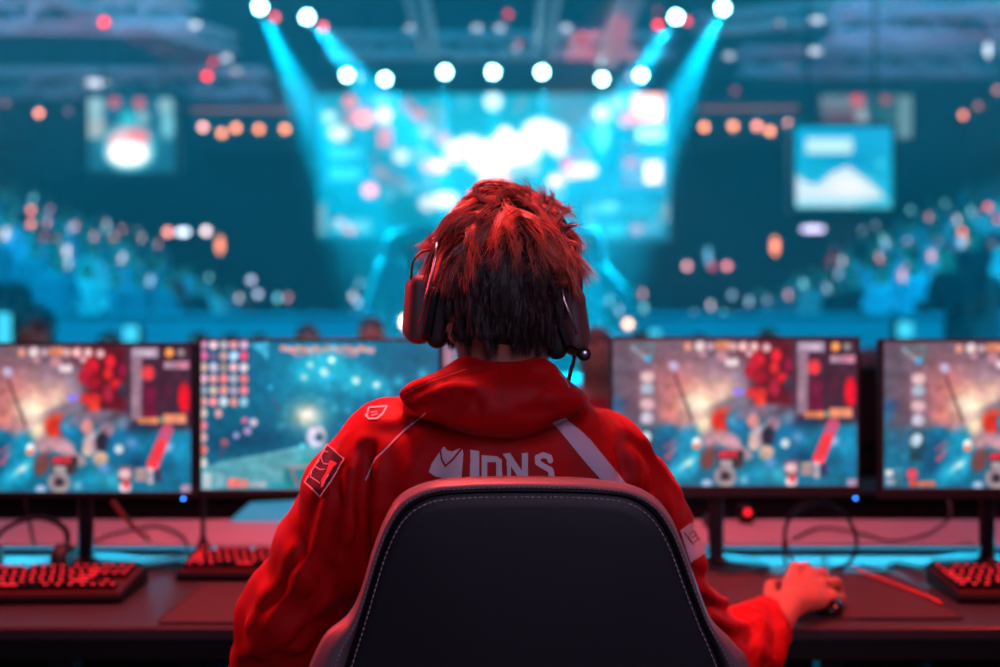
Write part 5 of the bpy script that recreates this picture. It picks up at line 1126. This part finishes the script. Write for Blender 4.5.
# ---- headset
hs = empty('headset', tuple(HC)); tag(hs, 'black gaming headset worn over the red-lit hair, with a boom microphone', 'headset')
M_hs = mat('headset_shell', (88, 64, 66), .48, noise=(10, .1)); M_cu = mat('ear_cushion', (20, 18, 22), .7, noise=(20, .2), bump=('noise', 60, .4, .002)); M_sl = mat('slider_metal', (190, 185, 195), .25, .9)
def hp(x, y, d): return P(x, y, d) - HC
for sx, cx, cy_, tilt in ((-1, 429, 310, 4), (1, 563, 321, -8)):
    c = hp(cx, cy_, 1.15); r = 'left' if sx < 0 else 'right'
    f = Field(tuple(c - Vector((.06, .07, .075))), tuple(c + Vector((.06, .07, .075))), .003)
    f.add(f.rbox(c + Vector((sx * .010, 0, 0)), (.016, .037, .044), .015, (0, tilt, 0)), 0); f.add(f.rbox(c + Vector((sx * .020, .004, .002)), (.010, .028, .036), .01, (0, tilt, 0)), .01)
    f.fold([c + Vector((sx * .004, -.038, z)) for z in (-.045, .045)], .003, -.003)
    cup = link_mesh('ear_cup', f.mesh('ear_cup', M_hs, 1), hs); del f
    f = Field(tuple(c - Vector((.06, .07, .075))), tuple(c + Vector((.06, .07, .075))), .003)
    f.add(f.rbox(c + Vector((-sx * .014, 0, 0)), (.012, .040, .049), .012, (0, tilt, 0)), 0)
    for k in range(9): z = -.04 + k * .01; f.fold([c + Vector((-sx * .014, -.04, z)), c + Vector((-sx * .005, -.04, z))], .0025, -.002)
    link_mesh('ear_cushion', f.mesh('ear_cushion', M_cu, 1), cup); del f
    b = MB()
    if sx < 0: b.tube([hp(437, 243, 1.09), hp(435, 262, 1.085), hp(428, 290, 1.085), hp(417, 326, 1.09)], .0019, 6)
    else: b.tube([hp(561, 284, 1.09), hp(564, 300, 1.085), hp(571, 318, 1.085), hp(577, 334, 1.09)], .0019, 6)
    b.build('slider', M_sl, hs, True)
    b = MB()
    if sx < 0: b.tube(spline([hp(430, 250, 1.14), hp(420, 253, 1.13), hp(413, 262, 1.12), hp(411, 279, 1.12)], 6), .0016, 8)
    else: b.tube(spline([hp(571, 262, 1.14), hp(576, 270, 1.13), hp(577, 282, 1.12), hp(577, 292, 1.12)], 6), .0016, 8)
    b.build('band_wire', M_dark, hs, True)
    b = MB(); b.box(hp(cx + sx * -2, cy_ + 2, 1.108), (.012, .006, .062), rot=(0, R(tilt * 2.5), 0), bev=.002); b.build('yoke', M_gloss, hs)
arc = []
for k in range(25):
    a = R(-12 + 204 * k / 24); arc.append(Vector((math.cos(a) * .090, .004, math.sin(a) * .122)))
b = MB(); b.tube(arc, .011, 10, flat=.45, up=(0, 1, 0)); b.build('headband', M_dark, hs, True)
b = MB(); b.tube(spline([hp(570, 345, 1.12), hp(579, 351, 1.10), hp(584, 354, 1.10)], 5), .0022, 8); bm = b.build('microphone_boom', M_dark, hs, True)
b = MB(); b.lathe(hp(584, 354, 1.10), [(.002, -.008), (.0065, -.008), (.0085, -.003), (.0085, .008), (.006, .012)], 18, 'y'); b.build('microphone', M_cu, bm, True)
b = MB(); b.lathe(hp(584, 354, 1.10), [(.0035, -.0092), (.0045, -.0085), (.0045, -.0075)], 16, 'y'); b.build('microphone_ring', M_sl, bm, True)
b = MB(); b.tube(spline([hp(575, 352, 1.15), hp(573, 364, 1.15), hp(570, 374, 1.15), hp(569, 392, 1.17), hp(580, 420, 1.24), hp(590, 470, 1.28)], 6), .0026, 8); b.build('cable', M_cable, hs, True)

# ---- mouse
ms = empty('computer_mouse', (.612, 1.705, DZ + .0045)); tag(ms, 'black computer mouse under the right hand', 'mouse'); ms.rotation_euler.z = R(-6)
f = Field((-.045, -.075, -.006), (.045, .075, .05), .0022)
f.add(f.ell((0, -.008, .008), (.032, .060, .028))); f.add(f.ell((0, .02, .006), (.030, .04, .022)), .01); f.cut(f.rbox((0, 0, -.05), (.1, .1, .05), .001), .003); f.fold([(0, .005, .034), (0, .062, .018)], .0016, -.002)
link_mesh('shell', f.mesh('shell', M_gloss, 1), ms); del f
b = MB(); b.lathe((0, .034, .026), [(.004, -.004), (.0065, -.003), (.0065, .003), (.004, .004)], 16, 'x'); b.build('scroll_wheel', M_cu, ms, True)

# =================================================================== THE CHAIR
CHD = .94
O_ = [(385, 985), (330, 940), (298, 860), (288, 760), (300, 690), (320, 642), (346, 618), (359, 592), (371, 552), (385, 517), (401, 495), (430, 482.5), (465, 479), (500, 478), (545, 478), (590, 480), (630, 486), (655, 498), (671, 516), (683, 541), (698, 581), (714, 622), (737, 647), (754, 674), (767, 760), (752, 860), (715, 940), (665, 985)]
I_ = [(415, 950), (376, 905), (348, 850), (332, 770), (338, 700), (350, 655), (358, 630), (367, 600), (379, 560), (392, 528), (408, 507), (432, 495), (465, 491.5), (500, 490.5), (545, 490.5), (590, 491.5), (628, 496), (650, 508), (664, 525), (676, 549), (690, 587), (704, 623), (718, 655), (728, 690), (726, 770), (708, 850), (680, 905), (636, 950)]
ch_ = empty('gaming_chair', (.02, 1.15, 0)); tag(ch_, 'dark gaming chair with stitched back panel and red lit rim, in front of the player', 'chair')
def tr(p, y): v = P(p[0], p[1], CHD); return Vector((v.x, CHD + y + (v.z - 1.1) * -.03, v.z)) - ch_.location
OS = [(v.x, v.y) for v in spline([Vector((x, y, 0)) for x, y in O_], 7, True)]; IS = [(v.x, v.y) for v in spline([Vector((x, y, 0)) for x, y in I_], 7, True)]
CC = (520, 740)
def ring(base, s, y, other=None):
    if other is None: return [tr((CC[0] + (a - CC[0]) * s, CC[1] + (b_ - CC[1]) * s), y) for a, b_ in base]
    return [tr((a + (c - a) * s, b_ + (d_ - b_) * s), y) for (a, b_), (c, d_) in zip(base, other)]
M_panel = mat('chair_panel_leather', (26, 24, 34), .55, noise=(5, .12), bump=('noise', 420, .15, .0006)); M_rim = mat('chair_rim_leather', (112, 92, 98), .42, noise=(9, .08), bump=('noise', 380, .2, .0007))
b = MB(); b.loft([ring(IS, s, y) for s, y in ((.02, -.009), (.3, -.008), (.6, -.006), (.8, -.004), (.93, -.002), (.985, .0), (1.0, .005))], cap=True); b.build('back_panel', M_panel, ch_, True)
b = MB(); b.loft([ring(IS, s, y, OS) for s, y in ((.0, .006), (.05, .007), (.12, .001), (.25, -.005), (.45, -.006), (.65, -.001), (.85, .006), (1.0, .012))] + [ring(OS, s, y) for s, y in ((.978, .035), (.962, .052), (.945, .074), (.925, .092), (.895, .100))], cap=False)
b.loft([ring(OS, s, y) for s, y in ((.895, .100), (.87, .094), (.9, .09), (.5, .085), (.02, .085))], cap=False); b.build('backrest', M_rim, ch_, True)
b = MB(); rp = ring(IS, .02, -.0005, OS); b.tube(rp + rp[:1], .0016, 6, cap=False); b.build('piping', mat('chair_piping', (16, 14, 18), .4), ch_, True)
M_st = mat('chair_thread', (215, 175, 190), .6)
def stitches(path, name, dash, gap, r, parent):
    b = MB(); pts = path + path[:1]; acc = 0; i = 0; cur = None
    L = [0]
    for p, q in zip(pts[:-1], pts[1:]): L.append(L[-1] + (q - p).length)
    def at(s):
        import bisect
        k = min(max(bisect.bisect_right(L, s) - 1, 0), len(pts) - 2); t = (s - L[k]) / max(L[k + 1] - L[k], 1e-9); return pts[k].lerp(pts[k + 1], t)
    s = 0
    while s < L[-1] - dash: b.tube([at(s), at(s + dash)], r, 4); s += dash + gap
    b.build(name, M_st, parent, True)
stitches(ring(IS, .974, -.0015), 'stitching', .0042, .0018, .0006, ch_)
stitches(ring(IS, .30, -.0062, OS), 'stitching', .003, .0022, .00042, ch_)
# seat, armrests, column, star base, casters (below the picture's edge)
C0 = ch_.location
def cfield(name, build, lo, hi, m, h=.008, parent=ch_):
    f = Field(lo, hi, h); build(f); return link_mesh(name, f.mesh(name, m, 2), parent)
def b1(f): f.add(f.rbox((0, .1, .41), (.25, .27, .045), .04)); f.add(f.rbox((-.23, .1, .435), (.05, .26, .05), .045), .03); f.add(f.rbox((.23, .1, .435), (.05, .26, .05), .045), .03)
cfield('seat', b1, (-.32, -.22, .36), (.32, .42, .55), M_rim)
for sx in (-1, 1):
    b = MB(); b.tube(spline([(sx * .2, .02, .39), (sx * .31, .03, .40), (sx * .325, .04, .5), (sx * .32, .05, .655)], 5), .018, 8); a = b.build('armrest_post', M_metal, ch_, True)
    b = MB(); b.box((sx * .315, .06, .668), (.08, .25, .028), bev=.012); b.build('armrest_pad', M_dark, a)
    b = MB(); b.box((sx * .16, -.175, .48), (.05, .03, .26), rot=(R(6), 0, 0), bev=.006); b.build('recline_bracket', M_metal, ch_)
b = MB(); b.lathe((0, .1, 0), [(.03, .1), (.032, .25), (.022, .26), (.022, .38), (.08, .39), (.08, .4)], 20); b.build('gas_column', M_metal, ch_, angle=40)
for k in range(5):
    a = R(72 * k + 18); u = Vector((math.cos(a), math.sin(a), 0)); c = Vector((0, .1, 0))
    b = MB(); b.tube([c + u * .02 + Vector((0, 0, .115)), c + u * .15 + Vector((0, 0, .10)), c + u * .29 + Vector((0, 0, .075))], [.032, .026, .018], 8, flat=.6); leg = b.build('leg', M_dark, ch_, True)
    b = MB(); w = Vector((-u.y, u.x, 0))
    for s_ in (-1, 1):
        cc = c + u * .29 + w * (.014 * s_) + Vector((0, 0, .03)); M3 = Matrix((w, u, Vector((0, 0, 1)))).transposed()
        b.lathe(cc, [(.012, -.008), (.03, -.006), (.03, .006), (.012, .008)], 16, 'x', M=M3)
    b.tube([c + u * .29 + Vector((0, 0, .03)), c + u * .29 + Vector((0, 0, .075))], .007, 8)
    b.build('caster', M_cu, leg)

# =================================================================== LIGHT OVER THE DESKS
area('desk_red_wash', (-.25, 1.55, 3.0), (0, 1.35, .9), .45, (1, .11, .105), 44, spread=110)
area('desk_red_side', (-2.3, 2.0, 2.0), (-.2, 1.3, 1.0), .4, (1, .03, .04), 8, spread=70)
area('desk_red_right', (2.1, 1.3, 2.3), (.55, 1.6, .8), .4, (1, .05, .04), 3.5, spread=50)
area('room_fill', (.6, -1.6, 2.4), (0, 1.2, 1.0), 1.6, (.80, .62, .95), 3.6, spread=60)
area('underdesk_fill', (.2, 2.45, .12), (0, 1.9, .7), .8, (0, .5, .8), 2.5)  # unseen light added to tint the desk legs and braces teal
